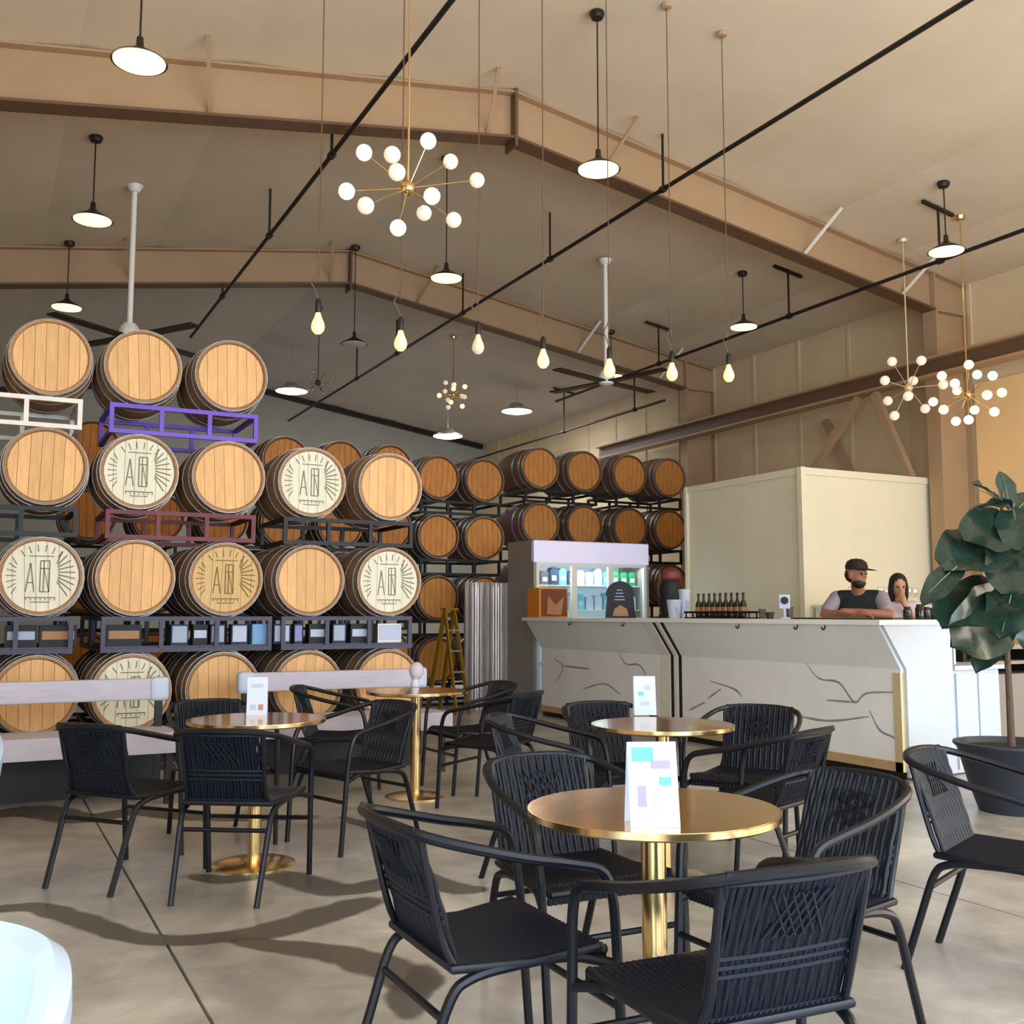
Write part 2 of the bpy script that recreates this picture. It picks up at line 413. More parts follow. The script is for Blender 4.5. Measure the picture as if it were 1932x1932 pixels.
# ceiling: strips between purlin lines, far bay grey
cl = struct(MB().box((XR, (YF + YB) / 2, 6.55), (0.4, YB - YF, 0.04)).build('ceiling', 'ceil'))
def ceil_strip(x0, x1, y0, y1, m):
    lowr = [(x0 + (x1 - x0) * k / 10) for k in range(11)]
    und = [(x, zt(x) + 0.026 - 0.028 * math.sin(PI * k / 10) ** 0.7) for k, x in enumerate(lowr)]
    MB().prism(und + [(x1, zt(x1) + 0.08), (x0, zt(x0) + 0.08)], y0, y1).build('ceiling_panel', m, cl, True)
for side in (-1, 1):
    x = XR
    xs = [XR + side * k * 1.3 for k in range(5)] + [XW if side > 0 else XL]
    for a, b in zip(xs[:-1], xs[1:]):
        lo, hi = min(a, b), max(a, b)
        for y0, y1, m in ((YF, F1, 'ceil'), (F1, F2, 'ceil'), (F2, YB, 'ceil_grey')):
            ceil_strip(lo, hi, y0, y1, m)
    rp = [(XR, 6.42), (xs[-1], zt(xs[-1]) + 0.10), (xs[-1], zt(xs[-1]) + 0.16), (XR, 6.50)]
    MB().prism(rp, YF - 0.1, YB + 0.1).build('roof_deck', 'ceil', cl)
# walls
def gable(y, t, m, name):
    return struct(MB().prism([(XL, 0), (XW, 0), (XW, zt(XW) + .1), (XR, 6.42), (XL, zt(XL) + .1)], y, y + t).build(name, m))
gable(YB, 0.2, 'wall_far', 'wall_far')
struct(MB().box((XL - 0.1, (0.6 + YB) / 2, 2.75), (0.2, YB - 0.6, 5.5)).box((XL - 0.1, (YF - 3.4) / 2, 2.75), (0.2, -3.4 - YF, 5.5)).box((XL - 0.1, -1.4, 4.55), (0.2, 4.0, 1.9)).build('wall_left', 'wall'))
wr = struct(MB().box((XW + 0.1, (1.9 + YB) / 2, 2.75), (0.2, YB - 1.9, 5.5)).box((XW + 0.1, (YF - 3.1) / 2, 2.75), (0.2, -3.1 - YF, 5.5))
       .box((XW + 0.1, -0.6, 4.65), (0.2, 5.0, 1.7)).build('wall_right', 'wall'))
for k in range(20):   # ribs of the wall liner
    y = 2.4 + k * 1.0
    MB().box((XW - 0.006, y, 2.75), (0.03, 0.05, 5.4)).build('liner_rib', 'wall', wr)
MB().box((XW - 0.035, 5.15, 2.03), (0.03, 6.4, 4.06)).build('wall_panel', 'ply', wr)
struct(MB().prism([(XL, 0), (DOOR[0], 0), (DOOR[0], DOOR[2]), (DOOR[1], DOOR[2]), (DOOR[1], 0), (XW, 0), (XW, zt(XW) + .1), (XR, 6.42), (XL, zt(XL) + .1)], YF - 0.2, YF).build('wall_front', 'wall'))
struct(MB().prism([(XR - .0, zt(XR) - .10), (XW - .1, zt(XW) - .10), (XW - .1, zt(XW)), (XR, zt(XR)), (XL + .1, zt(XL)), (XL + .1, zt(XL) - .10)], YB - 0.14, YB - 0.02).build('trim_1', 'dkbrown'))
# roof frames
def roof_frame(y, label):
    t = thing('steel_roof_frame', label, 'beam', (0, y, 0), group=None)
    for sd in (-1, 1):
        xk = 10.2 if sd > 0 else XR - 5.78
        xe = XW - 0.05 if sd > 0 else XL + 0.05
        MB().prism([(XR, zb(XR) + .02), (xk, zb(xk) + .02), (xe, zb(xk) + .02), (xe, zt(xe)), (XR, zt(XR))], -0.012, 0.012).build('rafter', 'frame', t)
        MB().prism([(XR, zb(XR)), (xk, zb(xk)), (xk, zb(xk) + .025), (XR, zb(XR) + .025)], -0.10, 0.10).build('bottom_flange', 'frame_edge', t)
        MB().prism([(XR, zt(XR) - .02), (xe, zt(xe) - .02), (xe, zt(xe) - .001), (XR, zt(XR) - .001)], -0.10, 0.10).build('top_flange', 'frame', t)
        MB().prism([(xk, 0), (xe, 0), (xe, zb(xk) + .01), (xk, zb(xk) + .01)], -0.012, 0.012).build('column_web', 'frame', t)
        MB().box((xk, 0, zb(xk) / 2), (0.024, 0.2, zb(xk))).build('column_flange', 'frame', t)
        MB().box((xe, 0, zb(xk) / 2), (0.024, 0.2, zb(xk))).build('column_flange', 'frame', t)
        MB().box(((xk + xe) / 2, 0, zb(xk) + .01), (abs(xe - xk), 0.18, 0.024)).build('knee_plate', 'frame', t)
        MB().box((xk, 0, (zb(xk) + zt(xk)) / 2), (0.024, 0.18, zt(xk) - zb(xk))).build('knee_plate', 'frame', t)
        for X in ([5.45, 8.15, 9.7] if sd > 0 else [4.15, 1.55, -0.4]):
            for q in (-1, 1):
                MB().bar((X, q * 0.03, zb(X) + 0.06), (X + sd * 0.12, q * 0.50, zt(X) - 0.02), 0.035, 0.02).build('flange_brace', 'whitepaint' if (sd > 0 and X > 6) else 'frame', t)
    MB().box((XR, 0, (zb(XR) + zt(XR)) / 2 - .03), (0.03, 0.22, 0.58)).build('ridge_plate', 'frame_edge', t)
    return t
roof_frame(F1, 'tan steel roof frame of two rafters and columns nearer the brass tables')
roof_frame(F2, 'tan steel roof frame above the back stack of barrels')
# horizontal girder on the right wall and braces
g = thing('wall_girder', 'long brown steel girder fixed level along the bar side wall', 'beam', (10.079, 0, 0))
MB().box((0, 7.6, 4.30), (0.22, 16.5, 0.03)).build('top_flange', 'frame', g)
MB().box((0, 7.6, 4.20), (0.03, 16.5, 0.2)).build('web', 'frame_edge', g)
MB().box((0, 7.6, 4.09), (0.22, 16.5, 0.03)).build('bottom_flange', 'frame', g)
for (a, b, lab) in (((10.08, 9.55, 4.06), (10.08, 10.75, 2.91), 'tan diagonal brace rising from the cream cold room corner to the girder'),
                    ((10.08, 9.30, 4.06), (10.08, 8.78, 2.91), 'tan steep brace dropping from the girder beside the near column'),
                    ((10.66, 10.75, 4.0), (10.66, 10.15, 2.9), 'brown brace on the side wall between the two tan braces')):
    tag(MB().bar(a, b, 0.09, 0.09).build('diagonal_brace', 'frame' if 'tan' in lab else 'frame_edge'), lab, 'brace')
# cold room box
bx = thing('cold_room', 'cream panelled walk-in cold room behind the white bar', 'cold room', (8.2, 8.67, 0))
MB().box((1.2, 1.05, 1.44), (2.4, 2.1, 2.88)).build('body', 'cream_box', bx)
for p, s in (((-0.015, -0.015, 1.45), (0.07, 0.07, 2.9)), ((-0.015, 2.1, 1.45), (0.05, 0.05, 2.9)), ((1.18, -0.012, 2.86), (2.4, 0.03, 0.08)), ((-0.012, 1.05, 2.86), (0.03, 2.1, 0.08))):
    MB().box(p, s).build('corner_trim', 'cream_box', bx)

# ------------------------------------------------------------------ pipes, hangers
def pipe(name, label, X, Z, y0, y1, hang, r=0.022, strut=True):
    t = thing(name, label, 'pipe', (X, 0, Z))
    MB().tube([(0, y0, 0), (0, y1, 0)], r, 10).build('run', 'black', t, True)
    for i, y in enumerate(hang):
        zc = zt(X) - Z
        MB().tube([(0, y, 0), (0, y, zc)], 0.014, 6).build('hanger_rod', 'black', t, True)
        if strut: MB().bar((-0.23, y, zc - 0.03 + PITCHR * 0.23 * (1 if X > XR else -1)), (0.23, y, zc - 0.03 - PITCHR * 0.23 * (1 if X > XR else -1)), 0.04, 0.03).build('hanger_strut', 'dkbrown', t)
        MB().tube([(0, y - 0.03, 0), (0, y + 0.03, 0)], r * 1.7, 10).build('clamp', 'black', t, True)
    return t
pipe('ceiling_pipe', 'black ceiling pipe running over the chandelier to the front barrel stack', 2.74, 5.5, 2.0, 16.0, (5.9, 8.9, 11.2, 13.7), strut=False)
pipe('ceiling_pipe', 'black ceiling pipe running lengthwise above the brass tables to the end wall', 5.93, 5.5, 2.0, 22.1, (8.1, 10.4, 12.9, 15.5, 17.5), strut=False)
pipe('ceiling_pipe', 'black ceiling pipe running lengthwise above the bar counter', 8.95, 5.0, 2.0, 15.5, (7.3, 9.6, 12.4))
pipe('ceiling_pipe', 'black pipe in the far grey bay above the wall girder', 9.7, 4.68, 13.3, 22.0, (14.15, 16.5))
pipe('ceiling_pipe', 'black ceiling pipe along the roof slope by the left wall', -0.9, 4.96, 2.0, 22.1, (6.9, 9.8, 12.6, 15))

# ------------------------------------------------------------------ pendants
def pend_proto():
    t = thing('pendant_lamp', '', 'pendant lamp')
    R = 0.18
    MB().lathe([(0.02, 0.10), (0.035, 0.095), (0.05, 0.075), (0.09, 0.055), (R, 0.0), (R + .004, -0.008), (R - .006, -0.006), (0.085, 0.045), (0.02, 0.06)], 28).build('shade', 'shade', t, True)
    MB().lathe([(0.0, 0.012), (0.10, 0.004), (R - .012, -0.004), (R - .012, -0.012), (0.1, -0.022), (0.0, -0.026)], 28).build('lens', 'lamp_lit', t, True)
    MB().lathe([(0.0, 0.17), (0.022, 0.165), (0.026, 0.10), (0.03, 0.09)], 12).build('socket_cap', 'shade', t, True)
    return t
PP = pend_proto()
first = True
def pendant(X, Y, Z, label, lit=True):
    global first
    t = PP if first else copy_tree(PP)
    first = False
    t.location = (X, Y, Z); t['label'] = label; t['group'] = 'shallow pendant lamps under the roof'
    zc = zt(X) - Z
    MB().tube([(0, 0, 0.15), (0, 0, zc)], 0.007, 6).build('stem', 'dkbrown', t)['own'] = 1
    MB().lathe([(0.0, zc - .05), (0.05, zc - .045), (0.065, zc - .01), (0.06, zc + .01)], 14).build('canopy', 'dkbrown', t, True)['own'] = 1
    if not lit:
        for ch in t.children:
            if ch.name.startswith('lens'):
                ch.data = ch.data.copy(); ch.data.materials[0] = M['lamp_off']
for r, (Y, rn) in enumerate(((6.95, 'before the near roof frame'), (10.08, 'between the two roof frames'), (13.2, 'beyond the far roof frame'))):
    for X, cn in ((0.80, 'over the left row'), (4.43, 'under the ridge'), (8.62, 'over the bar side row')):
        lit = not (r == 2 and X == 4.43)
        pendant(X, Y, 4.94, ('lit' if lit else 'unlit') + ' shallow dark pendant lamp ' + cn.replace('the left row', 'the barrel side') + ' ' + rn, lit)

# edison bulbs
def bulb_proto():
    t = thing('bulb_pendant', '', 'hanging bulb')
    MB().lathe([(0.0, -0.092), (0.021, -0.088), (0.040, -0.066), (0.045, -0.042), (0.040, -0.015), (0.025, 0.02), (0.016, 0.05), (0.014, 0.06)], 16).build('bulb', 'bulb', t, True)
    MB().lathe([(0.0, 0.155), (0.01, 0.15), (0.02, 0.13), (0.021, 0.06), (0.017, 0.052)], 12).build('socket', 'black', t, True)
    return t
BP = bulb_proto()
bl = [(600, 605), (756, 638), (902, 645), (1025, 672), (1150, 690), (1268, 697), (1375, 700)]
ordn = ['first', 'second', 'third', 'fourth', 'fifth', 'sixth', 'seventh']
for i, (px, py) in enumerate(bl):
    p = at(px, py, Y=6.5)
    t = BP if i == 0 else copy_tree(BP)
    t.location = p
    t['label'] = ('unlit' if i == 2 else 'glowing') + ' bare filament bulb on a long cord, ' + ordn[i] + ' counting from the barrel side'
    t['group'] = 'bare bulbs hung in a row before the bar'
    zc = zt(p.x) - p.z
    pts = smooth_path([(0, 0, 0.15), (-0.03, 0.0, 0.22), (-0.05, 0.0, 0.26), (-0.012, 0, 0.34), (0, 0, 0.5), (0, 0, zc)], 4)
    MB().tube(pts, 0.0045, 5).build('cord', 'frame_edge', t)['own'] = 1
    MB().lathe([(0.0, zc - .03), (0.04, zc - .028), (0.045, zc)], 12).build('canopy', 'frame', t, True)['own'] = 1
    if i == 2:
        for ch in t.children:
            if ch.name.startswith('bulb'): ch.data = ch.data.copy(); ch.data.materials[0] = M['bulb_off']

# sputnik chandeliers
def sputnik(c, R, dirs, gr, label, gm, armm, rod_to, hub=0.05):
    t = thing('sputnik_chandelier', label, 'chandelier', c)
    MB().sphere((0, 0, 0), hub).build('hub', armm, t, True)
    zc = rod_to - c[2]
    MB().tube([(0, 0, 0), (0, 0, zc)], 0.008, 6).build('rod', armm, t)
    MB().lathe([(0.0, zc - .04), (0.05, zc - .035), (0.06, zc)], 14).build('canopy', armm, t, True)
    for i, (d, k) in enumerate(dirs):
        d = Vector(d).normalized(); e = d * R * k
        a = MB().tube([d * hub * .6, e - d * gr * .8], 0.004, 6).build('arm', armm, t)
        MB().sphere(e, gr).build('globe', gm[i % len(gm)], a, True)
    return t
ctr = at(770, 355, Y=6.2)
gl = [(687, 288), (740, 292), (808, 266), (850, 305), (900, 340), (749, 325), (654, 361), (690, 388), (751, 430), (815, 370), (800, 402), (856, 415)]
dep = [0.10, -0.25, -0.1, 0.2, 0.12, -0.38, 0.05, -0.2, -0.05, -0.3, 0.3, 0.1]
dirs = []
for (px, py), dd in zip(gl, dep):
    v = at(px, py, Y=6.2 + dd) - ctr
    dirs.append((tuple(v), v.length / 0.45))
sputnik(ctr, 0.45, dirs, 0.055, 'large sputnik chandelier with glowing glass globes over the near brass table', ['globe', 'globe_dim', 'globe', 'globe_dim', 'globe_dim', 'globe_dim', 'globe', 'globe_dim', 'globe', 'globe', 'globe_dim', 'globe_dim'], 'brass', zt(ctr.x))
def fib(n, seed):
    rr = random.Random(seed); out = []
    for i in range(n):
        z = 1 - 2 * (i + .5) / n; a = i * 2.39996 + seed; s = math.sqrt(1 - z * z)
        out.append(((s * math.cos(a), s * math.sin(a), z), rr.uniform(.85, 1.05)))
    return out
c2 = at(1714, 732, X=9.3)
sputnik(c2, 0.36, fib(9, 2), 0.055, 'pale globe chandelier washed out by daylight before the side wall', ['globe_dim'], 'goldtrim', zt(c2.x))
c3 = at(1826, 745, X=9.3)
sputnik(c3, 0.36, fib(14, 4), 0.05, 'gold sputnik chandelier glowing amber beside the near column', ['globe_gold', 'globe'], 'brass', zt(c3.x))
c4 = at(855, 745, Y=15.5)
sputnik(c4, 0.24, fib(12, 1), 0.04, 'small gold sputnik chandelier hanging in the far grey bay', ['globe_gold', 'globe_dim'], 'brass', zt(c4.x))
c5 = at(600, 722, Y=16)
sputnik(c5, 0.22, fib(10, 3), 0.035, 'small unlit copper chandelier in the far grey bay', ['globe_off'], 'rack_maroon', zt(c5.x))
# far bay LED high bays
for (px, py, Z, lab) in ((550, 737, 5.35, 'bright round LED lamp in the far bay over the front barrel stack'), (975, 775, 5.1, 'bright round LED lamp in the far bay nearest the side wall'), (845, 822, 4.75, 'bright round LED lamp hung lowest by the end wall')):
    p = at(px, py, Z=Z)
    if p.y > 21.4: p = at(px, py, Y=21.2)
    t = thing('high_bay_lamp', lab, 'ceiling lamp', p, group='LED lamps in the far bay')
    MB().lathe([(0.0, 0.14), (0.10, 0.14), (0.18, 0.04), (0.29, 0.02), (0.29, -0.015)], 24).build('housing', 'steel', t, True)
    MB().lathe([(0.0, -0.06), (0.14, -0.05), (0.26, -0.02), (0.28, -0.010)], 24).build('lens', 'led', t, True)
    MB().tube([(0, 0, 0.1), (0, 0, zt(p.x) - p.z - .012)], 0.008, 6).build('stem', 'steel', t)
# ceiling fans
def fan(X, Y, Z, label, rot):
    t = thing('ceiling_fan', label, 'fan', (X, Y, Z))
    MB().tube([(0, 0, 0.1), (0, 0, zt(X) - Z)], 0.03, 10).build('downrod', 'whitepaint', t, True)
    MB().lathe([(0, 0.16), (0.06, 0.15), (0.10, 0.10), (0.11, 0.02), (0.09, -0.03), (0.0, -0.05)], 18).build('motor', 'whitepaint', t, True)
    MB().lathe([(0, zt(X) - Z - .08), (0.05, zt(X) - Z - .07), (0.09, zt(X) - Z)], 16).build('canopy', 'whitepaint', t, True)
    for k in range(4):
        a = rot + k * PI / 2; c, s = math.cos(a), math.sin(a)
        MB().bar((c * .09, s * .09, 0), (c * 0.95, s * 0.95, 0.01), 0.14, 0.018).build('blade', 'dkbrown', t)
fan(1.30, 11.27, 4.16, 'ceiling fan on a white rod behind the front barrel stack', 0.6)
fan(7.13, 11.04, 4.25, 'ceiling fan on a white rod over the far end of the bar', 0.3)

# ------------------------------------------------------------------ barrels
BL, BR, BB = 0.93, 0.300, 0.340
def bprof(y):      # radius along the axis
    u = (y - BL / 2) / (BL / 2)
    return BB - (BB - BR) * u * u
def axis_y(prof, n=30):   # lathe about +Y
    b = MB(); b.lathe(prof, n, Matrix.Rotation(-PI / 2, 4, 'X')); return b
def barrel_meshes():
    out = {}
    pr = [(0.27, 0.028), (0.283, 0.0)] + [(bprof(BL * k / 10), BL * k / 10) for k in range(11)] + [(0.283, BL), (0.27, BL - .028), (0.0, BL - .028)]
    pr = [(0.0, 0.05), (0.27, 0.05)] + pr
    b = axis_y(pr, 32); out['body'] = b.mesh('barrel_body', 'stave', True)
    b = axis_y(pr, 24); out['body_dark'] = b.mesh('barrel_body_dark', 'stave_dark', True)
    for i, (y, wd) in enumerate(((0.004, 0.04), (0.10, 0.035), (0.27, 0.035))):
        rs = [(bprof(y) + .001, y), (bprof(y) + .005, y), (bprof(y + wd) + .005, y + wd), (bprof(y + wd) + .001, y + wd)]
        out['hoop%d' % i] = axis_y(rs, 28).mesh('hoop', 'hoop', True)
        y2 = BL - y - wd
        rs = [(bprof(y2) + .001, y2), (bprof(y2) + .005, y2), (bprof(y2 + wd) + .005, y2 + wd), (bprof(y2 + wd) + .001, y2 + wd)]
        out['hoop%d' % (i + 3)] = axis_y(rs, 28).mesh('hoop', 'hoop', True)
    # head boards
    R = 0.272; xs = [-R, -0.20, -0.115, -0.035, 0.05, 0.13, 0.21, R]
    for kind in ('oak', 'oak_white', 'oak_tan'):
        for i in range(7):
            a, c = xs[i] + 0.0015, xs[i + 1] - 0.0015
            up = [(a + (c - a) * k / 4, math.sqrt(max(0, R * R - (a + (c - a) * k / 4) ** 2))) for k in range(5)]
            poly = up + [(x, -z) for x, z in reversed(up)]
            pol = []
            for q in poly:
                if not pol or (abs(q[0] - pol[-1][0]) + abs(q[1] - pol[-1][1])) > 1e-4: pol.append(q)
            out['%s%d' % (kind, i)] = MB().prism(pol, 0.022, 0.05).mesh('head_board', kind)
    b = MB()
    for i in range(7):
        a, c = xs[i] + 0.002, xs[i + 1] - 0.002
        up = [(a + (c - a) * k / 3, math.sqrt(max(1e-6, R * R - (a + (c - a) * k / 3) ** 2))) for k in range(4)]
        b.prism(up + [(x, -z) for x, z in reversed(up)], 0.022, 0.05)
    out['head_dark'] = b.mesh('head', 'oak_dark')
    for nm, pm in (('print', 'print'), ('print_tan', 'print_tan')):
        b = MB(); yp = 0.020; q = 0.0024
        st = lambda x0, z0, x1, z1, wd=0.008: b.bar((x0, yp, z0), (x1, yp, z1), wd, q, up=(0, 1, 0))
        # tall letters
        st(-0.105, -0.12, -0.075, 0.10); st(-0.075, 0.10, -0.045, -0.12); st(-0.095, -0.05, -0.055, -0.05)
        for x in (-0.005, 0.02, 0.06): st(x, -0.12, x, 0.12)
        st(-0.005, 0.12, 0.06, 0.12); st(-0.005, 0.06, 0.06, 0.06); st(-0.005, -0.12, 0.06, -0.12); st(0.02, 0.06, 0.06, -0.12, .006)
        for k in range(9):      # fan of rays
            a = math.radians(-38 + k * 11.5)
            st(0.10 + 0.02 * math.cos(a), 0.02 + 0.10 * math.sin(a), 0.245 * math.cos(a), 0.245 * math.sin(a), 0.009)
        for k in range(7):
            a = math.radians(145 + k * 11.5)
            st(-0.175 + 0.03 * (1 + math.cos(a)), 0.15 * math.sin(a), 0.245 * math.cos(a), 0.245 * math.sin(a), 0.007)
        for k in range(6):
            a = math.radians(52 + k * 15)
            st(0.19 * math.cos(a), 0.19 * math.sin(a), 0.245 * math.cos(a), 0.245 * math.sin(a), 0.007)
        st(-0.11, -0.165, 0.11, -0.165); st(-0.07, -0.20, 0.07, -0.20, .007)
        for k in range(7): st(-0.10 + k * .034, -0.187, -0.10 + k * .034, -0.172, .006)
        st(-0.09, 0.155, 0.09, 0.155, .007)
        out[nm] = b.mesh('head_print', pm)
    return out
BM = barrel_meshes()
def barrel(X, Y, Z, kind, label, group=None, detail=True):
    t = thing('wine_barrel', label, 'barrel', (X, Y, Z), random.uniform(-.006, .006), group)
    if detail:
        place('staves', BM['body'], t, rot=(0, random.randrange(4) * PI / 2, 0))
        hd = {'plain': 'oak', 'white': 'oak_white', 'tan': 'oak_tan'}[kind]
        tw = random.uniform(-.06, .06)
        for i in range(7): place('head_board', BM['%s%d' % (hd, i)], t, rot=(0, tw, 0))
        for i in range(6): place('hoop', BM['hoop%d' % i], t)
        if kind != 'plain': place('head_print', BM['print' if kind == 'white' else 'print_tan'], t)
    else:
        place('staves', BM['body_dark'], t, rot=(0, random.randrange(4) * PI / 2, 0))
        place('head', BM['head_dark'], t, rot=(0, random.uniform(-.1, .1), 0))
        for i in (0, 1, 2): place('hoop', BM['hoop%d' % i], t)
    return t
def rack(x0, x1, Y, z0, z1, m, label, shelf=False, group=None, w=0.035):
    t = thing('barrel_rack', label, 'rack', ((x0 + x1) / 2, Y, z0), 0, group)
    L = x1 - x0; h = z1 - z0; ya, yb = 0.06, BL - 0.06
    for y in (ya, yb):
        MB().box((0, y, h - w / 2), (L, w, w)).build('rail', m, t); MB().box((0, y, w / 2), (L, w, w)).build('rail', m, t)
        for k in range(4):
            MB().box((-L / 2 + w / 2 + (L - w) * k / 3, y, h / 2), (w, w, h - 2 * w)).build('upright', m, t)
    for k in (0, 3):
        for z in (w / 2, h - w / 2):
            MB().box((-L / 2 + w / 2 + (L - w) * k / 3, (ya + yb) / 2, z), (w, yb - ya - w, w)).build('side_rail', m, t)
    if shelf: MB().box((0, (ya + yb) / 2, w + .008), (L - .02, yb - ya, 0.014)).build('shelf', m, t)
    return t
YS = 8.7
CX = [-0.27, 0.43, 1.125, 1.84, 2.56, 3.29]
TZ = [0.63, 1.54, 2.40, 3.27]
barrel_kinds = {  # tier -> kinds by column
    3: ['plain', 'plain', 'plain', 'plain', None, None],
    2: ['plain', 'plain', 'white', 'plain', 'white', 'plain'],
    1: ['plain', 'white', 'plain', 'tan', 'plain', 'white'],
    0: ['plain', 'plain', 'white', 'plain', 'plain', 'plain']}
tn = {3: 'topmost front tier', 2: 'third front tier', 1: 'second front tier', 0: 'bottom front tier'}
cn = ['nearest the left wall', 'second from the left wall', 'third from the left wall', 'fourth from the left wall', 'fifth from the left wall', 'at the walkway end']
for tr, ks in barrel_kinds.items():
    for c, k in enumerate(ks):
        if k is None: continue
        look = {'plain': 'oak barrel with plain head', 'white': 'barrel with whitewashed printed head', 'tan': 'barrel with tan printed head'}[k]
        barrel(CX[c], YS, TZ[tr], k, '%s, %s, %s' % (look, tn[tr], cn[c]), 'front barrel stack')
for pair in range(3):
    x0, x1 = CX[pair * 2] + 0.0, CX[pair * 2 + 1]
    x0 = (CX[pair * 2] + CX[pair * 2 + 1]) / 2 - 0.60; x1 = x0 + 1.20
    for tr in range(4):
        x1 = x0 + (1.36 if (pair, tr) == (1, 1) else 1.20)
        if tr == 3 and pair == 2: continue
        z1 = TZ[tr] - 0.312; z0 = 0.0 if tr == 0 else TZ[tr - 1] + 0.312
        m = {(0, 3): 'rack_white', (1, 3): 'rack_purple', (1, 2): 'rack_maroon'}.get((pair, tr), 'rack_blackrack' if tr in (2, 0) else 'rack_slate')
        colname = {'rack_white': 'white', 'rack_purple': 'purple', 'rack_maroon': 'maroon', 'rack_blackrack': 'black', 'rack_slate': 'slate grey'}[m]
        rack(x0, x1, YS, z0, z1, m, '%s steel barrel rack, %s front tier, %s' % (colname, ['bottom', 'second', 'third', 'topmost'][tr], ['by the left wall', 'in the middle of the front stack', 'at the walkway end'][pair]), tr == 1)
# added second row of dark barrels, to darken the gaps in the front stack
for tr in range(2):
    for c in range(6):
        barrel(CX[c], YS + 1.02, TZ[tr], 'plain', 'added dark barrel in second row behind the front stack, %s tier, %s' % (['bottom', 'second'][tr], cn[c].replace('from the', 'from')), 'added second row behind the front stack', False)
    for pair in range(3):
        x0 = (CX[pair * 2] + CX[pair * 2 + 1]) / 2 - 0.60
        rack(x0, x0 + 1.20, YS + 1.02, 0.0 if tr == 0 else TZ[0] + 0.312, TZ[tr] - 0.312, 'rack_blackrack', 'added black rack in second row behind the front stack, %s tier, %s' % (['bottom', 'second'][tr], ['by left wall', 'middle', 'walkway end'][pair]))
# cartons and cards standing in the slate racks
crt = [(339, 30, 'ink_grey', 'navy'), (378, 26, 'paper', 'chalk'), (411, 26, 'ink_grey', 'navy'), (452, 30, 'paper', 'navy'), (491, 30, 'bluecan', 'bluecan'), (532, 32, 'paper', 'navy'), (563, 16, 'ink_violet', 'navy'),
       (602, 40, 'paper', 'chalk'), (640, 26, 'ink_grey', 'navy'), (681, 42, 'paper', 'chalk'), (735, 50, 'paper', 'steel'), (234, 60, 'tanprint', 'chalk'), (110, 60, 'tanprint', 'chalk'), (40, 50, 'ink_grey', 'chalk')]
zsh = TZ[0] + 0.312 + 0.05
for i, (px, wpx, lm, bm_) in enumerate(crt):
    p = at(px, 1195, Y=YS + 0.12); wd = wpx / FPX * 8.7
    t = thing('wine_carton', '%s carton with %s label in the slate rack, %d place%s from the walkway end' % ({'navy': 'navy', 'chalk': 'black', 'bluecan': 'light blue', 'steel': 'grey'}[bm_], {'ink_grey': 'grey', 'paper': 'white', 'bluecan': 'blue', 'ink_violet': 'violet', 'tanprint': 'tan'}[lm], i + 1, '' if i == 0 else 's'), 'carton', (p.x, YS + 0.12, zsh), 0, 'labelled cartons in the slate racks')
    MB().box((0, 0.06, 0.085), (wd, 0.12, 0.17)).build('box', bm_, t)
    MB().box((0, -0.002, 0.09), (wd * .86, 0.004, 0.135 if bm_ != 'chalk' else 0.065)).build('label_panel', lm, t)
order = sorted(range(len(crt)), key=lambda k: -crt[k][0])
nthw = ['first', 'second', 'third', 'fourth', 'fifth', 'sixth', 'seventh', 'eighth', 'ninth', 'tenth', 'eleventh', 'twelfth', 'thirteenth', 'fourteenth']
cartons = [o for o in COL.objects if o.name.startswith('wine_carton')]
for rank, k in enumerate(order):
    lb = cartons[k]['label'].split(' in the slate rack')[0]
    cartons[k]['label'] = lb + ' in the slate racks, %s from the walkway' % nthw[rank]
# back stack across the hall
BX = [1.14, 1.92, 2.70, 3.47, 4.22, 4.92, 5.63, 6.34, 7.25, 8.0, 8.82, 9.57]
BZ = [0.72, 1.57, 2.42, 3.24]
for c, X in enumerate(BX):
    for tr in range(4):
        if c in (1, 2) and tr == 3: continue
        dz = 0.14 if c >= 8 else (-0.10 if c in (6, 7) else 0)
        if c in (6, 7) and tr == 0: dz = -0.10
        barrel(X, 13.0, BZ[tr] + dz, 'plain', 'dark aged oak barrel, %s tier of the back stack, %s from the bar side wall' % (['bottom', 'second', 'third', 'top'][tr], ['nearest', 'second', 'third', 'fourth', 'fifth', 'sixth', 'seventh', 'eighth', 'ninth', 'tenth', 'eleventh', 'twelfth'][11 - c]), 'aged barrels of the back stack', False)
for i in range(0, 12, 2):
    x0 = (BX[i] + BX[i + 1]) / 2 - 0.62; dz = 0.14 if i >= 8 else (-0.10 if i == 6 else 0)
    for tr in range(4):
        z1 = BZ[tr] + dz - 0.312; z0 = 0.0 if tr == 0 else BZ[tr - 1] + dz + 0.312
        if i == 2 and tr == 3: continue
        rack(x0, x0 + 1.24, 13.0, z0, z1, 'rack_blackrack', 'black steel rack, %s tier of the back stack, %s from the bar side wall' % (['bottom', 'second', 'third', 'top'][tr], ['nearest', 'second', 'third', 'fourth', 'fifth', 'sixth'][5 - i // 2]), False, 'racks of the back stack')

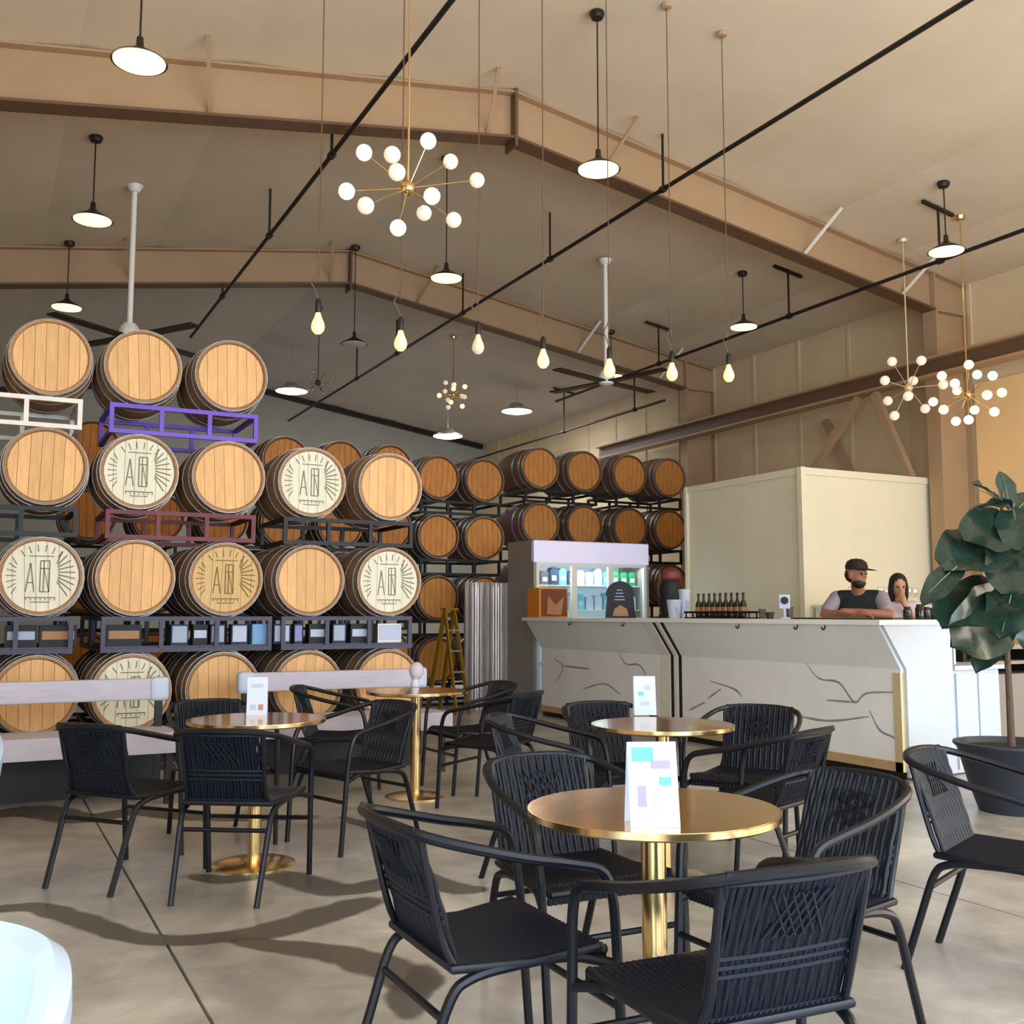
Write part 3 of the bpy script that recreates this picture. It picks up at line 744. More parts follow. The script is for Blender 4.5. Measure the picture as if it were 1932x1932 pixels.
# ------------------------------------------------------------------ bar
Yn, Yf, Yj = 5.62, 11.25, 8.53     # near end, far end, panel joint
XT, XF = 5.99, 6.26                # counter edge, panel face
bar = thing('bar_counter', 'long white quartz bar counter with gold and black trim strips', 'bar', (0, 0, 0))
MB().prism([(XT, 1.165), (6.85, 1.165), (6.85, 1.205), (XT, 1.205)], Yn - 0.06, Yf).build('countertop', 'marble', bar, bevel=0.004)
for a, b in ((Yn, Yj - 0.17), (Yj + 0.17, Yf - 0.02)):
    pn = MB().prism([(XF, 0.13), (XF + .04, 0.13), (XF + .04, 0.84), (XF, 0.83)], a, b).build('front_panel', 'marble', bar)
    MB().prism([(XF, 0.83), (XF + .04, 0.84), (XT + .10, 1.165), (XT + .05, 1.165)], a, b).build('sloped_panel', 'marble', bar)
    MB().prism([(XF + .02, 0.0), (XF + .06, 0.0), (XF + .06, 0.13), (XF + .02, 0.13)], a, b).build('toe_kick', 'black', bar)
    MB().prism([(XF - .012, 0.06), (XF + .03, 0.06), (XF + .03, 0.13), (XF - .012, 0.13)], a, b).build('base_strip', 'tanbase', bar)
def strip(y0, y1, m, off=0.0):
    MB().prism([(XF - off, 0.13), (XF + .05, 0.13), (XF + .05, 0.84), (XT + .11, 1.165), (XT + .045 - off, 1.165), (XF - off, 0.83)], y0, y1).build('trim_strip', m, bar)
strip(Yj - 0.17, Yj - 0.115, 'chalk'); strip(Yj - 0.115, Yj - 0.05, 'creamtrim', .010); strip(Yj - 0.05, Yj + 0.015, 'black'); strip(Yj + 0.015, Yj + 0.17, 'creamtrim', .010)
MB().prism([(XF - .012, 0.06), (XF + .03, 0.06), (XF + .03, 0.80), (XF - .012, 0.80)], Yn - 0.005, Yn + 0.07).build('corner_post', 'goldtrim', bar)
# end panel (faces the plant) and body
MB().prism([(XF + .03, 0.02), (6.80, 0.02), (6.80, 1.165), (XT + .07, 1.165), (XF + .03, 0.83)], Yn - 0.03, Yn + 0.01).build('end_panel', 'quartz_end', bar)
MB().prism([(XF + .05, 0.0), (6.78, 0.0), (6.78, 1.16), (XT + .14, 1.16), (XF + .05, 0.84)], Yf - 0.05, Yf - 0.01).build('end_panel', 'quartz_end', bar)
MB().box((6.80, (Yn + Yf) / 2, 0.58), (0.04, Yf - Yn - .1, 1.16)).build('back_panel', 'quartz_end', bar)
veins = [[(1045, 1242), (1062, 1258), (1050, 1287)], [(1060, 1256), (1112, 1262)], [(1100, 1300), (1140, 1290), (1170, 1310)], [(1162, 1220), (1180, 1252), (1208, 1256), (1226, 1295)],
         [(1520, 1250), (1545, 1280), (1583, 1288), (1612, 1325), (1635, 1308), (1695, 1306)], [(1612, 1325), (1560, 1321)], [(1340, 1285), (1385, 1300), (1400, 1315)], [(1335, 1318), (1360, 1300)],
         [(1640, 1340), (1660, 1378), (1690, 1395), (1697, 1430)], [(1480, 1345), (1560, 1360), (1640, 1352)], [(1300, 1340), (1330, 1325)], [(1200, 1205), (1170, 1215)]]
for v in veins:
    pts = smooth_path([tuple(at(x, y, X=XF - 0.0006)) for x, y in v], 4)
    b = MB(); wd = 0.010; n = len(pts)
    for i, p in enumerate(pts):
        d = pts[min(i + 1, n - 1)] - pts[max(i - 1, 0)]; d.x = 0; d.normalize(); s = Vector((0, -d.z, d.y))
        k = wd * (0.35 + 0.65 * math.sin(PI * (i + .6) / (n + .2))) * random.uniform(.7, 1.2)
        b.v += [tuple(p + s * k), tuple(p - s * k)]
    b.f = [(2 * i, 2 * i + 1, 2 * i + 3, 2 * i + 2) for i in range(n - 1)]
    b.build('vein', 'vein', bar)
for px in (1078, 1178, 1395, 1505, 1557):
    p = at(px, 1186, X=XT + .06)
    MB().tube(smooth_path([(XT + .06, p.y, 1.165), (XT + .05, p.y, 1.13), (XT + .03, p.y, 1.125), (XT + .02, p.y, 1.145)], 3), 0.006, 6).build('bag_hook', 'black', bar)
# lower cabinet and service counter by the plant
cb = thing('low_cabinet', 'low cool-white cabinet joined to the end of the bar', 'cabinet', (6.856, Yn, 0))
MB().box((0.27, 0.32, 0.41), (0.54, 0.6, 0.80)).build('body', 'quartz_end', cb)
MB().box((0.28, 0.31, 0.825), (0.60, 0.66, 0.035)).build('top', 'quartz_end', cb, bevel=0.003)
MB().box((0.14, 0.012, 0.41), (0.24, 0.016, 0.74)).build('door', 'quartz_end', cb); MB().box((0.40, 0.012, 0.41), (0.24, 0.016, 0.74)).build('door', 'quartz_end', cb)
pp = thing('end_screen', 'grey edged upright screen at the bar end', 'screen', (6.885, Yn + 0.05, 0.84))
MB().box((0.0, 0.3, 0.19), (0.035, 0.6, 0.38)).build('panel', 'steel', pp); MB().box((0.03, 0.3, 0.19), (0.02, 0.62, 0.36)).build('edge', 'whitepaint', pp)
sv = thing('service_counter', 'service counter with dark shelf edge beneath the plant leaves', 'counter', (7.55, 6.1, 0))
MB().box((1.5, 0.3, 0.36), (3.0, 0.6, 0.72)).build('body', 'fridge', sv)
MB().box((1.5, 0.28, 0.96), (3.0, 0.66, 0.04)).build('top', 'steel', sv); MB().box((1.5, 0.30, 0.82), (3.0, 0.6, 0.03)).build('shelf', 'steel', sv)
for x in (0.05, 1.0, 2.0, 2.95): MB().box((x, 0.3, 0.84), (0.04, 0.56, 0.22)).build('divider', 'black', sv)
MB().box((1.5, 0.57, 0.84), (3.0, 0.02, 0.22)).build('back', 'black', sv)

# ------------------------------------------------------------------ fridge
fr = thing('display_fridge', 'glass fronted drinks fridge with lilac lit header behind the bar', 'fridge', (6.30, 11.50, 0))
W, D, H = 1.78, 0.72, 2.20
for p, s, m, n in (((0.02, D / 2, H / 2), (0.04, D, H), 'fridge', 'side_panel'), ((W - .02, D / 2, H / 2), (0.04, D, H), 'fridge', 'side_panel'),
                   ((W / 2, D - .02, H / 2), (W - .08, 0.04, H), 'fridge_in', 'back_liner'), ((W / 2, D / 2, 0.12), (W - .08, D - .04, 0.24), 'fridge', 'plinth'),
                   ((W / 2, D / 2, H - .02), (W - .08, D - .04, 0.04), 'fridge', 'roof_panel')):
    MB().box(p, s).build(n, m, fr)
MB().box((W / 2, 0.03, H - .15), (W, 0.07, 0.28)).build('header', 'fridge_sign', fr, bevel=0.006)
for k in range(3):
    x0 = 0.04 + k * (W - .08) / 3; x1 = x0 + (W - .08) / 3
    d = thing('door', None, None); d.parent = fr; d.location = (x0, 0.02, 0.24)
    hw = x1 - x0; hh = H - .53
    MB().box((0.02, 0, hh / 2), (0.04, 0.04, hh)).box((hw - .02, 0, hh / 2), (0.04, 0.04, hh)).box((hw / 2, 0, 0.02), (hw - .08, 0.04, 0.04)).box((hw / 2, 0, hh - .02), (hw - .08, 0.04, 0.04)).build('door_frame', 'whitepaint', d)
    MB().box((hw / 2, 0, hh / 2), (hw - .08, 0.008, hh - .08)).build('pane', 'glass', d)
for z in (0.6, 0.95, 1.3, 1.62):
    MB().box((W / 2, D / 2 + .05, z), (W - .1, D - .2, 0.015)).build('shelf', 'whitepaint', fr)
pal = ['bluecan', 'greencan', 'ink_blue', 'paper', 'navy', 'bluecan', 'ink_blue', 'paper']
rr = random.Random(5)
for z, zn in ((1.3075, 'third'), (1.6275, 'top')):
    for k in range(12):
        x = 0.14 + k * 0.137
        m = pal[rr.randrange(8)]
        if z > 1.5 and k >= 9: m = 'greencan'
        if z > 1.5 and k < 3: m = 'navy'
        t = thing('drink_pack', {'bluecan': 'light blue', 'greencan': 'green', 'ink_blue': 'turquoise', 'paper': 'white', 'navy': 'navy'}[m] + ' drink pack on the %s shelf of the glass fridge' % zn, 'drink pack', (6.30 + x, 11.50 + .2, z), 0, 'drink packs in the fridge')
        hgt = rr.uniform(.17, .23)
        MB().prism([(-.055, 0), (.055, 0), (.055, hgt * .8), (.03, hgt), (-.03, hgt), (-.055, hgt * .8)], 0, 0.11).build('pack', m, t)
        MB().box((0, -0.002, hgt * .4), (0.07, 0.004, hgt * .3)).build('label_panel', 'paper', t)
# fridge light
ld = bpy.data.lights.new('fridge_tube', 'AREA'); ld.shape = 'RECTANGLE'; ld.size = 1.6; ld.size_y = 0.1; ld.energy = 14; ld.color = (0.8, 0.95, 1)
lo = bpy.data.objects.new('fridge_tube', ld); COL.objects.link(lo); lo.parent = fr; lo.location = (W / 2, 0.12, H - .32); lo.rotation_euler = (-0.3, 0, 0)
# corrugated panel
n = 60; xs = [0.0 + 0.62 * k / n for k in range(n + 1)]
b = MB()
for k, x in enumerate(xs):
    y = 0.014 * math.sin(2 * PI * x / 0.075)
    for yy in (y, y + .006):
        b.v += [(x, yy, 0.0), (x, yy, 1.66)]
for k in range(n):
    o = 4 * k; b.f += [(o, o + 4, o + 5, o + 1), (o + 2, o + 3, o + 7, o + 6), (o + 1, o + 5, o + 7, o + 3), (o, o + 2, o + 6, o + 4)]
cp = thing('corrugated_screen', 'corrugated galvanised metal screen at the far end of the bar', 'screen', (5.72, 12.28, 0))
b.build('sheet', 'corr', cp, True)
MB().box((0.31, 0.03, 1.64), (0.62, 0.04, 0.05)).build('top_rail', 'steel', cp); MB().box((0.62, 0.02, 0.83), (0.04, 0.05, 1.66)).build('post', 'steel', cp); MB().box((0.0, 0.03, 0.83), (0.03, 0.04, 1.66)).build('post', 'steel', cp)
# yellow ladder
ly = thing('step_ladder', 'yellow step ladder leaning in the walkway by the dark barrels', 'ladder', at(848, 1200, Y=12.1).xy.to_3d(), 0.2)
for sx in (-1, 1):
    MB().bar((sx * .10, 0.35, 0), (sx * .07, 0.0, 1.30), 0.03, 0.06).build('rail', 'yellow', ly)
    MB().bar((sx * .10, -0.30, 0), (sx * .07, 0.0, 1.30), 0.025, 0.05).build('rear_rail', 'yellow', ly)
for k in range(4):
    u = (k + 1) / 5; MB().box((0, -0.30 * (1 - u), 1.30 * u), (0.18, 0.07, 0.02)).build('step', 'steel', ly)
MB().box((0, 0, 1.31), (0.20, 0.12, 0.03)).build('cap', 'yellow', ly)

# ------------------------------------------------------------------ tables
TH = 0.72
def table_proto():
    t = thing('bistro_table', '', 'table')
    MB().lathe([(0.0, TH - .022), (0.335, TH - .022), (0.345, TH - .016), (0.345, TH), (0.338, TH), (0.338, TH - .002), (0, TH - .002)], 64).build('top_rim', 'brass', t, True)
    MB().lathe([(0.0, TH + .0005), (0.338, TH + .0005), (0.338, TH - .003)], 64).build('top_inlay', 'brass_top', t, True)
    MB().lathe([(0.10, TH - .045), (0.10, TH - .022)], 24, cap=True).build('mount_plate', 'brass', t, True)
    MB().lathe([(0.034, 0.02), (0.034, TH - .03)], 20).build('pole', 'brass', t, True)
    MB().lathe([(0.0, 0.028), (0.05, 0.03), (0.18, 0.016), (0.205, 0.008), (0.205, 0.0), (0, 0)], 40).build('base', 'brass', t, True)
    return t
tp = table_proto()
T = {'T1': (at(1232, 1524, Z=TH), 'round brass bistro table with a printed tent card, amid four black chairs'),
     'T2': (at(1250, 1366, Z=TH), 'round brass bistro table in front of the white bar panels'),
     'T3': (at(485, 1356, Z=TH), 'round brass bistro table in front of the pale benches, card standing on it'),
     'T4': (at(785, 1303, Z=TH), 'round brass bistro table nearest the corrugated metal screen')}
for i, k in enumerate(T):
    o = tp if i == 0 else copy_tree(tp)
    o.location = (T[k][0].x, T[k][0].y, 0); o['label'] = T[k][1]; o['group'] = 'brass bistro tables'
# tent cards
def tent_card(p, rz, w_, h_, label, marks):
    t = thing('tent_card', label, 'card', (p.x, p.y, TH + .0008), rz, 'tent cards on the tables')
    d = 0.045
    for s in (-1, 1):
        b = MB(); b._add([(-w_ / 2, s * d, 0), (w_ / 2, s * d, 0), (w_ / 2, 0.001 * s, h_), (-w_ / 2, 0.001 * s, h_), (-w_ / 2, s * d + .002 * s, 0), (w_ / 2, s * d + .002 * s, 0), (w_ / 2, 0.003 * s, h_), (-w_ / 2, 0.003 * s, h_)],
                         [(0, 1, 2, 3), (4, 7, 6, 5), (0, 4, 5, 1), (3, 2, 6, 7), (0, 3, 7, 4), (1, 5, 6, 2)])
        b.build('panel', 'paper', t)
    for (x, z, sx, sz, m) in marks:
        yy = lambda zz: -(d * (1 - zz / h_) + .0035)
        b = MB(); b._add([(x - sx / 2, yy(z - sz / 2), z - sz / 2), (x + sx / 2, yy(z - sz / 2), z - sz / 2), (x + sx / 2, yy(z + sz / 2), z + sz / 2), (x - sx / 2, yy(z + sz / 2), z + sz / 2)], [(0, 1, 2, 3)])
        b.build('print_block', m, t)
    return t
p1 = at(1250, 1562, Z=TH); p1.y += 0.045
tent_card(p1, -0.42, 0.125, 0.205, 'white tent card with turquoise and violet print on the near brass table',
          [(-0.025, 0.175, 0.055, 0.035, 'ink_blue'), (0.02, 0.15, 0.05, 0.02, 'ink_violet'), (-0.03, 0.075, 0.022, 0.05, 'ink_violet'), (0.012, 0.065, 0.02, 0.04, 'ink_grey'), (0.04, 0.03, 0.035, 0.018, 'goldtrim'), (0.03, 0.11, 0.03, 0.02, 'ink_blue'), (-0.03, 0.03, 0.04, 0.015, 'ink_grey')])
tent_card(at(485, 1348, Z=TH), -0.3, 0.105, 0.195, 'white tent card on the table before the benches',
          [(-0.02, 0.04, 0.03, 0.03, 'ink_grey'), (0.02, 0.04, 0.025, 0.03, 'tanprint'), (0.0, 0.15, 0.06, 0.02, 'ink_grey')])
tent_card(at(1216, 1348, Z=TH), -0.5, 0.115, 0.20, 'pale speckled tent card on the table by the bar panels',
          [(0.015, 0.14, 0.03, 0.03, 'ink_grey'), (-0.02, 0.11, 0.03, 0.02, 'ink_blue'), (0.0, 0.06, 0.05, 0.02, 'ink_grey')])
pv = at(783, 1296, Z=TH)
vs = thing('small_vase', 'small white vase on the table nearest the corrugated screen', 'vase', (pv.x, pv.y, TH + .0008))
MB().lathe([(0, 0), (0.028, 0.002), (0.034, 0.02), (0.022, 0.05), (0.03, 0.065)], 18).build('body', 'paper', vs, True)
MB().sphere((0.01, 0, 0.115), (0.055, 0.05, 0.065)).build('flower_ball', 'bench', vs, True)
# ------------------------------------------------------------------ chairs
def chair_proto():
    t = thing('woven_armchair', '', 'chair')
    half = [(0.258, 0.232, 0.44), (0.264, 0.218, 0.545), (0.266, 0.185, 0.612), (0.266, 0.10, 0.638), (0.264, -0.02, 0.662), (0.250, -0.15, 0.694), (0.213, -0.255, 0.722), (0.13, -0.305, 0.738), (0.0, -0.322, 0.742)]
    full = half + [(-x, y, z) for x, y, z in reversed(half[:-1])]
    MB().tube(smooth_path(full, 4), 0.0135, 8).build('arm_rail', 'chair_metal', t, True)
    for s in (-1, 1):
        MB().tube([(s * .25, 0.262, 0.0), (s * .2545, 0.245, 0.24), (s * .258, 0.232, 0.445)], 0.0135, 8).build('leg', 'chair_metal', t, True)
        MB().tube(smooth_path([(s * .256, 0.236, 0.375), (s * .222, 0.12, 0.402), (s * .212, -0.05, 0.400), (s * .207, -0.15, 0.385), (s * .204, -0.198, 0.345), (s * .198, -0.25, 0.2), (s * .190, -0.318, 0.0)], 4), 0.0135, 8).build('leg', 'chair_metal', t, True)
        MB().tube(smooth_path([(s * .188, -0.272, 0.728), (s * .184, -0.248, 0.62), (s * .180, -0.212, 0.48), (s * .190, -0.180, 0.41)], 4), 0.010, 8).build('back_upright', 'chair_metal', t, True)
    MB().tube([(-.2035, -0.214, 0.30), (.2035, -0.214, 0.30)], 0.010, 8).build('stretcher', 'chair_metal', t, True)
    MB().tube([(-.254, 0.243, 0.27), (.254, 0.243, 0.27)], 0.010, 8).build('stretcher', 'chair_metal', t, True)
    # woven backrest: vertical strands with cross strands
    def bp(s, u):   # s across -1..1, u up 0..1
        hw = 0.180 + 0.006 * u
        return Vector((s * hw, -0.172 - 0.075 * u - 0.035 * u * u - 0.028 * (1 - s * s) * u + 0.05 * max(0, 0.12 - u), 0.405 + 0.335 * u))
    b = MB(); ns = 24
    for i in range(ns):
        s = -1 + 2 * (i + .5) / ns
        sg = 0.0016 * (1 if i % 2 else -1)
        b.tube([bp(s, k / 8) + Vector((0, sg * (1 if k % 2 else -1), 0)) for k in range(9)], 0.0082, 6)
    for u in (0.02, 0.06, 0.34, 0.40, 0.46, 0.94, 0.98, 1.0):
        b.tube([bp(-1 + 2 * k / 10, u) + Vector((0, -0.004, 0)) for k in range(11)], 0.0075, 6)
    for k in range(5):  # open lattice in the middle of the back
        for q in (-1, 1):
            for off in (-.0105, .0105):
                s0 = -0.42 + 0.13 * k
                b.tube([bp(q * s0, 0.56) + Vector((0, off, 0)), bp(q * (s0 + .34), 0.86) + Vector((0, off, 0))], 0.0035, 5)
    b.build('backrest', 'rattan', t, True)
    def sp(x, v):   # seat: x across, v front 1 .. back 0
        hw = 0.195 + 0.035 * v
        z = 0.418 - 0.014 * math.sin(PI * v) + 0.012 * v - (0.02 * ((v - .93) / .07) if v > .93 else 0)
        return Vector((x * hw, -0.19 + 0.41 * v, z))
    b = MB(); ns = 26
    for i in range(ns):
        x = -1 + 2 * (i + .5) / ns
        b.tube([sp(x, k / 8) for k in range(9)] + [sp(x, 1.0) + Vector((0, -.004, -.035))], 0.0090, 6)
    for v in (0.05, 0.3, 0.5, 0.7, 0.93):
        b.tube([sp(-1, v) + Vector((0, 0, -.008)), sp(1, v) + Vector((0, 0, -.008))], 0.008, 6)
    b.build('seat', 'rattan', t, True)
    loop = [sp(-1, 0), sp(-1, .5), sp(-1, .93), sp(-.93, 1), sp(0, 1), sp(.93, 1), sp(1, .93), sp(1, .5), sp(1, 0), sp(0, 0)]
    MB().tube([p + Vector((p.x * .03, 0, -.006)) for p in loop], 0.012, 8, closed=True).build('seat_frame', 'chair_metal', t, True)
    return t
chp = chair_proto()
CH = [  # x, y, facing vector, label
    (1.23, 2.50, (1.0, 0.0), 'black woven armchair facing the tent card table, its back to the stained open floor'),
    (1.53, 1.915, (0.06, 1.0), 'black woven armchair turned away with its ribbed back and seat, at the card table'),
    (1.80, 2.99, (-0.02, -1.0), 'black woven armchair at the card table with its back to the bar side table'),
    (2.22, 2.42, (-1.0, -0.05), 'black woven armchair at the card table with its back to the potted plant'),
    (3.27, 2.48, (0.39, -0.92), 'lone black woven armchair standing in front of the potted plant'),
    (0.70, 5.33, (0.76, 0.65), 'black woven armchair at the bench side table, its back to the left wall'),
    (1.13, 4.88, (0.54, 0.84), 'black woven armchair at the bench side table, back turned to the open floor'),
    (1.24, 5.93, (0.05, -1.0), 'black woven armchair between the bench side table and the pale bench'),
    (1.90, 5.55, (-0.95, -0.30), 'black woven armchair at the bench side table, its back to the bar'),
    (2.27, 6.98, (0.88, -0.45), 'black woven armchair between the pale bench and the table nearest the corrugated screen'),
    (3.22, 6.85, (-1.0, -0.05), 'black woven armchair with its back to the far end of the bar'),
    (3.05, 6.15, (-0.55, 0.83), 'black woven armchair between the screen side table and the bar side table'),
    (3.13, 4.76, (-0.15, -1.0), 'black woven armchair between the bar side table and the far bar panel'),
    (3.61, 4.28, (-0.80, -0.55), 'black woven armchair facing the tables with the near bar panel close behind it'),
    (3.20, 3.72, (-0.35, 0.94), 'black woven armchair at the bar side table, back turned to the lone chair'),
    (2.55, 4.45, (0.75, -0.66), 'black woven armchair at the bar side table, back toward the pale benches'),
]
for i, (x, y, d, lb) in enumerate(CH):
    o = chp if i == 0 else copy_tree(chp)
    o.location = (x, y, 0); o.rotation_euler = (0, 0, math.atan2(d[1], d[0]) - PI / 2)
    o['label'] = lb; o['group'] = 'black woven armchairs around the brass tables'
# ------------------------------------------------------------------ benches
def bench(x0, x1, Y, label, dz=0.0):
    t = thing('pale_bench', label, 'bench', ((x0 + x1) / 2, Y, 0)); L = x1 - x0
    MB().box((0, 0, 0.765 + dz), (L - .10, 0.07, 0.15)).build('back_rail', 'bench', t, bevel=0.012)
    for s in (-1, 1):
        MB().box((s * (L / 2 - .05), -0.005, 0.765 + dz), (0.13, 0.10, 0.17)).build('end_cap', 'paper', t, bevel=0.03)
        MB().box((s * (L / 2 - .05), 0.0, 0.35), (0.05, 0.05, 0.70)).build('rear_leg', 'black', t)
        MB().box((s * (L / 2 - .05), -0.50, 0.20), (0.045, 0.045, 0.40)).build('front_leg', 'black', t)
    for k in range(4):
        MB().box((0, -0.52 + k * 0.155, 0.45 - 0.006 * k), (L, 0.150, 0.05)).build('seat_slat', 'bench', t, bevel=0.004)
    MB().box((0, -0.58, 0.40), (L, 0.035, 0.12)).build('apron', 'bench', t)
    MB().box((0, -0.03, 0.17), (L - .16, 0.03, 0.34)).build('under_shade_panel', 'black', t)  # black panel stands in for the deep shade under the seat
    return t
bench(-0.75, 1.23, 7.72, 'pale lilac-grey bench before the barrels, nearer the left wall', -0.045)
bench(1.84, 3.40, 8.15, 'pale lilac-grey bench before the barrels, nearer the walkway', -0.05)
# white tub chairs at the left edge
def tub(x, y, rz, label):
    t = thing('tub_chair', label, 'chair', (x, y, 0), rz)
    n = 64; vs = []; fs = []
    rows = [(0.22, 0.05), (0.30, 0.30), (0.335, 0.52), (0.35, 0.70), (0.348, 0.735), (0.325, 0.752), (0.30, 0.735), (0.295, 0.70), (0.28, 0.52), (0.25, 0.40)]
    for r, z in rows:
        for k in range(n + 1):
            a = math.radians(-50) + math.radians(280) * k / n
            drop = 0.0
            e = min(k, n - k) / n
            if z > 0.42: drop = (z - 0.42) * 0.45 * max(0, 1 - e / 0.22) ** 1.5
            vs.append((r * math.cos(a), r * math.sin(a) * 0.95, z - drop))
    m = len(rows)
    for i in range(m - 1):
        for k in range(n):
            fs.append((i * (n + 1) + k, i * (n + 1) + k + 1, (i + 1) * (n + 1) + k + 1, (i + 1) * (n + 1) + k))
    fs.append(tuple(i * (n + 1) for i in range(m))); fs.append(tuple(i * (n + 1) + n for i in reversed(range(m))))
    b = MB(); b._add(vs, fs); b.build('shell', 'tub', t, True)
    MB().lathe([(0, 0.43), (0.24, 0.43), (0.27, 0.41), (0.27, 0.34), (0.20, 0.05), (0, 0.05)], 30).build('seat', 'tub', t, True)
    MB().lathe([(0.0, 0.06), (0.20, 0.06), (0.21, 0.0), (0, 0)], 24).build('base', 'steel', t, True)
    t.scale = (1, 1, 1.035)
    return t
tub(-0.205, 1.63, 0.0, 'rounded white moulded tub chair standing alone on the open floor')
tub(-0.21, 5.05, 0.6, 'white tub chair near the pale bench by the left wall')
# ------------------------------------------------------------------ plant
PX, PY = 5.93, 4.45
pl = thing('potted_fig', 'tall fiddle leaf fig with dark leaves in a charcoal planter', 'plant', (PX, PY, 0))
MB().lathe([(0, 0.0), (0.21, 0.0), (0.27, 0.18), (0.325, 0.39), (0.35, 0.415), (0.35, 0.43), (0.315, 0.43), (0.305, 0.39), (0, 0.39)], 36).build('planter', 'pot', pl, True)
MB().lathe([(0, 0.405), (0.2, 0.402), (0.308, 0.393)], 24).build('soil', 'soil', pl, True)
tr = [(0, 0, 0.38), (0.015, 0.01, 0.7), (0.0, 0.0, 1.05), (0.04, 0.02, 1.35), (0.02, 0.03, 1.7), (0.03, 0.0, 2.05)]
MB().tube(smooth_path(tr, 4), [0.024 - 0.0007 * k for k in range(21)], 8).build('trunk', 'bark', pl, True)
def leaf_mesh(L, W_, curl, wav):
    n, mm = 12, 7; vs = []; fs = []
    for i in range(n + 1):
        u = i / n
        wd = W_ * (0.10 + 0.9 * (math.sin(PI * min(1, u * 0.98) ** 0.8) ** 0.7)) * (0.72 + 0.38 * u) if 0 < u < 1 else 0.004
        if u > .9: wd *= 1 - ((u - .9) / .1) ** 2 * .75
        for k in range(mm + 1):
            s = -1 + 2 * k / mm
            vs.append((s * wd / 2, u * L, -curl * u * u * L + 0.10 * abs(s) * wd - wav * math.sin(u * 14 + s * 2) * abs(s)))
    for i in range(n):
        for k in range(mm):
            fs.append((i * (mm + 1) + k, i * (mm + 1) + k + 1, (i + 1) * (mm + 1) + k + 1, (i + 1) * (mm + 1) + k))
    b = MB(); b._add(vs, fs); return b.mesh('leaf', 'leaf', True)
LM = [leaf_mesh(1.0, 0.56, 0.20, 0.03), leaf_mesh(1.0, 0.46, 0.35, 0.035), leaf_mesh(1.0, 0.66, 0.10, 0.035)]
rib = MB().tube([(0, -0.06, 0), (0, 0.3, -.006), (0, 0.6, -.05), (0, 0.93, -.13)], [0.012, 0.010, 0.007, 0.003], 5).mesh('midrib', 'leafvein', True)
leaves = [  # base px, tip px, depth offset of base and tip, mesh, roll
    ((1905, 960), (1845, 905), 0, -.06, 2, .3), ((1905, 962), (1895, 885), 0.02, .05, 0, 0), ((1895, 955), (1818, 940), 0, .05, 1, 1.2),
    ((1912, 990), (1830, 1010), 0, -.12, 2, 0), ((1910, 1010), (1790, 1060), 0, -.1, 2, .2), ((1815, 1062), (1752, 1108), -.06, -.12, 1, .4),
    ((1908, 1110), (1785, 1165), 0, -.1, 2, .1), ((1905, 1130), (1815, 1215), 0, -.16, 2, -.3), ((1905, 1140), (1860, 1235), 0, -.12, 1, 0),
    ((1920, 980), (1990, 960), 0, -.1, 2, 0), ((1918, 1000), (1985, 1075), 0, -.2, 2, .2), ((1915, 1060), (1975, 1150), 0, -.2, 2, 0), ((1915, 1090), (2000, 1130), 0, .0, 0, .2), ((1912, 1130), (1950, 1225), 0, -.16, 1, .1),
    ((1912, 1020), (1900, 1110), -.02, -.3, 2, 0), ((1912, 1090), (1900, 1180), -.02, -.28, 0, .1), ((1912, 970), (1960, 915), 0, .1, 0, 0), ((1905, 1000), (1860, 985), .05, .2, 0, .4), ((1910, 1040), (1850, 1070), .05, .22, 2, .3),
    ((1912, 1130), (1870, 1190), .05, .2, 0, .2), ((1912, 960), (1925, 1030), -.02, -.25, 2, 0)]
prg = random.Random(21)
for bp_, tp_, db, dt, mi, roll in leaves:
    A = at(*bp_, Y=PY + db); B = at(*tp_, Y=PY + dt)
    d = B - A; L = d.length; d.normalize()
    o = bpy.data.objects.new('leaf', LM[mi]); COL.objects.link(o); o.parent = pl
    z = Vector((prg.uniform(-.9, .3), prg.uniform(-.9, -.4), prg.uniform(.2, 1.0))); z = (z - d * z.dot(d)).normalized(); x = d.cross(z)
    mt = Matrix((x, d, z)).transposed().to_4x4() @ Matrix.Rotation(roll, 4, 'Y')
    mt = mt @ Matrix.Diagonal((L, L, L, 1))
    mt.translation = A - Vector((PX, PY, 0)); o.matrix_local = mt
    r_ = bpy.data.objects.new('midrib', rib); COL.objects.link(r_); r_.parent = o
# ------------------------------------------------------------------ people
def capsule(b, p, q, r0, r1, n=12):
    p = Vector(p); q = Vector(q); d = q - p
    pts = [p - d.normalized() * r0 * k for k in (0.95, 0.7, 0.35)] + [p, p.lerp(q, .5), q] + [q + d.normalized() * r1 * k for k in (0.35, 0.7, 0.95)]
    rs = [r0 * .3, r0 * .72, r0 * .94, r0, (r0 + r1) / 2, r1, r1 * .94, r1 * .72, r1 * .3]
    b.tube(pts, rs, n)
def fuse(b, name, m, parent, vox=0.012, sm=4):
    o = b.build(name, m, None)
    rm = o.modifiers.new('r', 'REMESH'); rm.mode = 'VOXEL'; rm.voxel_size = vox
    s_ = o.modifiers.new('s', 'SMOOTH'); s_.iterations = sm; s_.factor = 0.5
    dg = bpy.context.evaluated_depsgraph_get()
    me = bpy.data.meshes.new_from_object(o.evaluated_get(dg)); me.name = name
    o.modifiers.clear(); o.data = me
    me.polygons.foreach_set('use_smooth', [True] * len(me.polygons))
    o.parent = parent
    return o
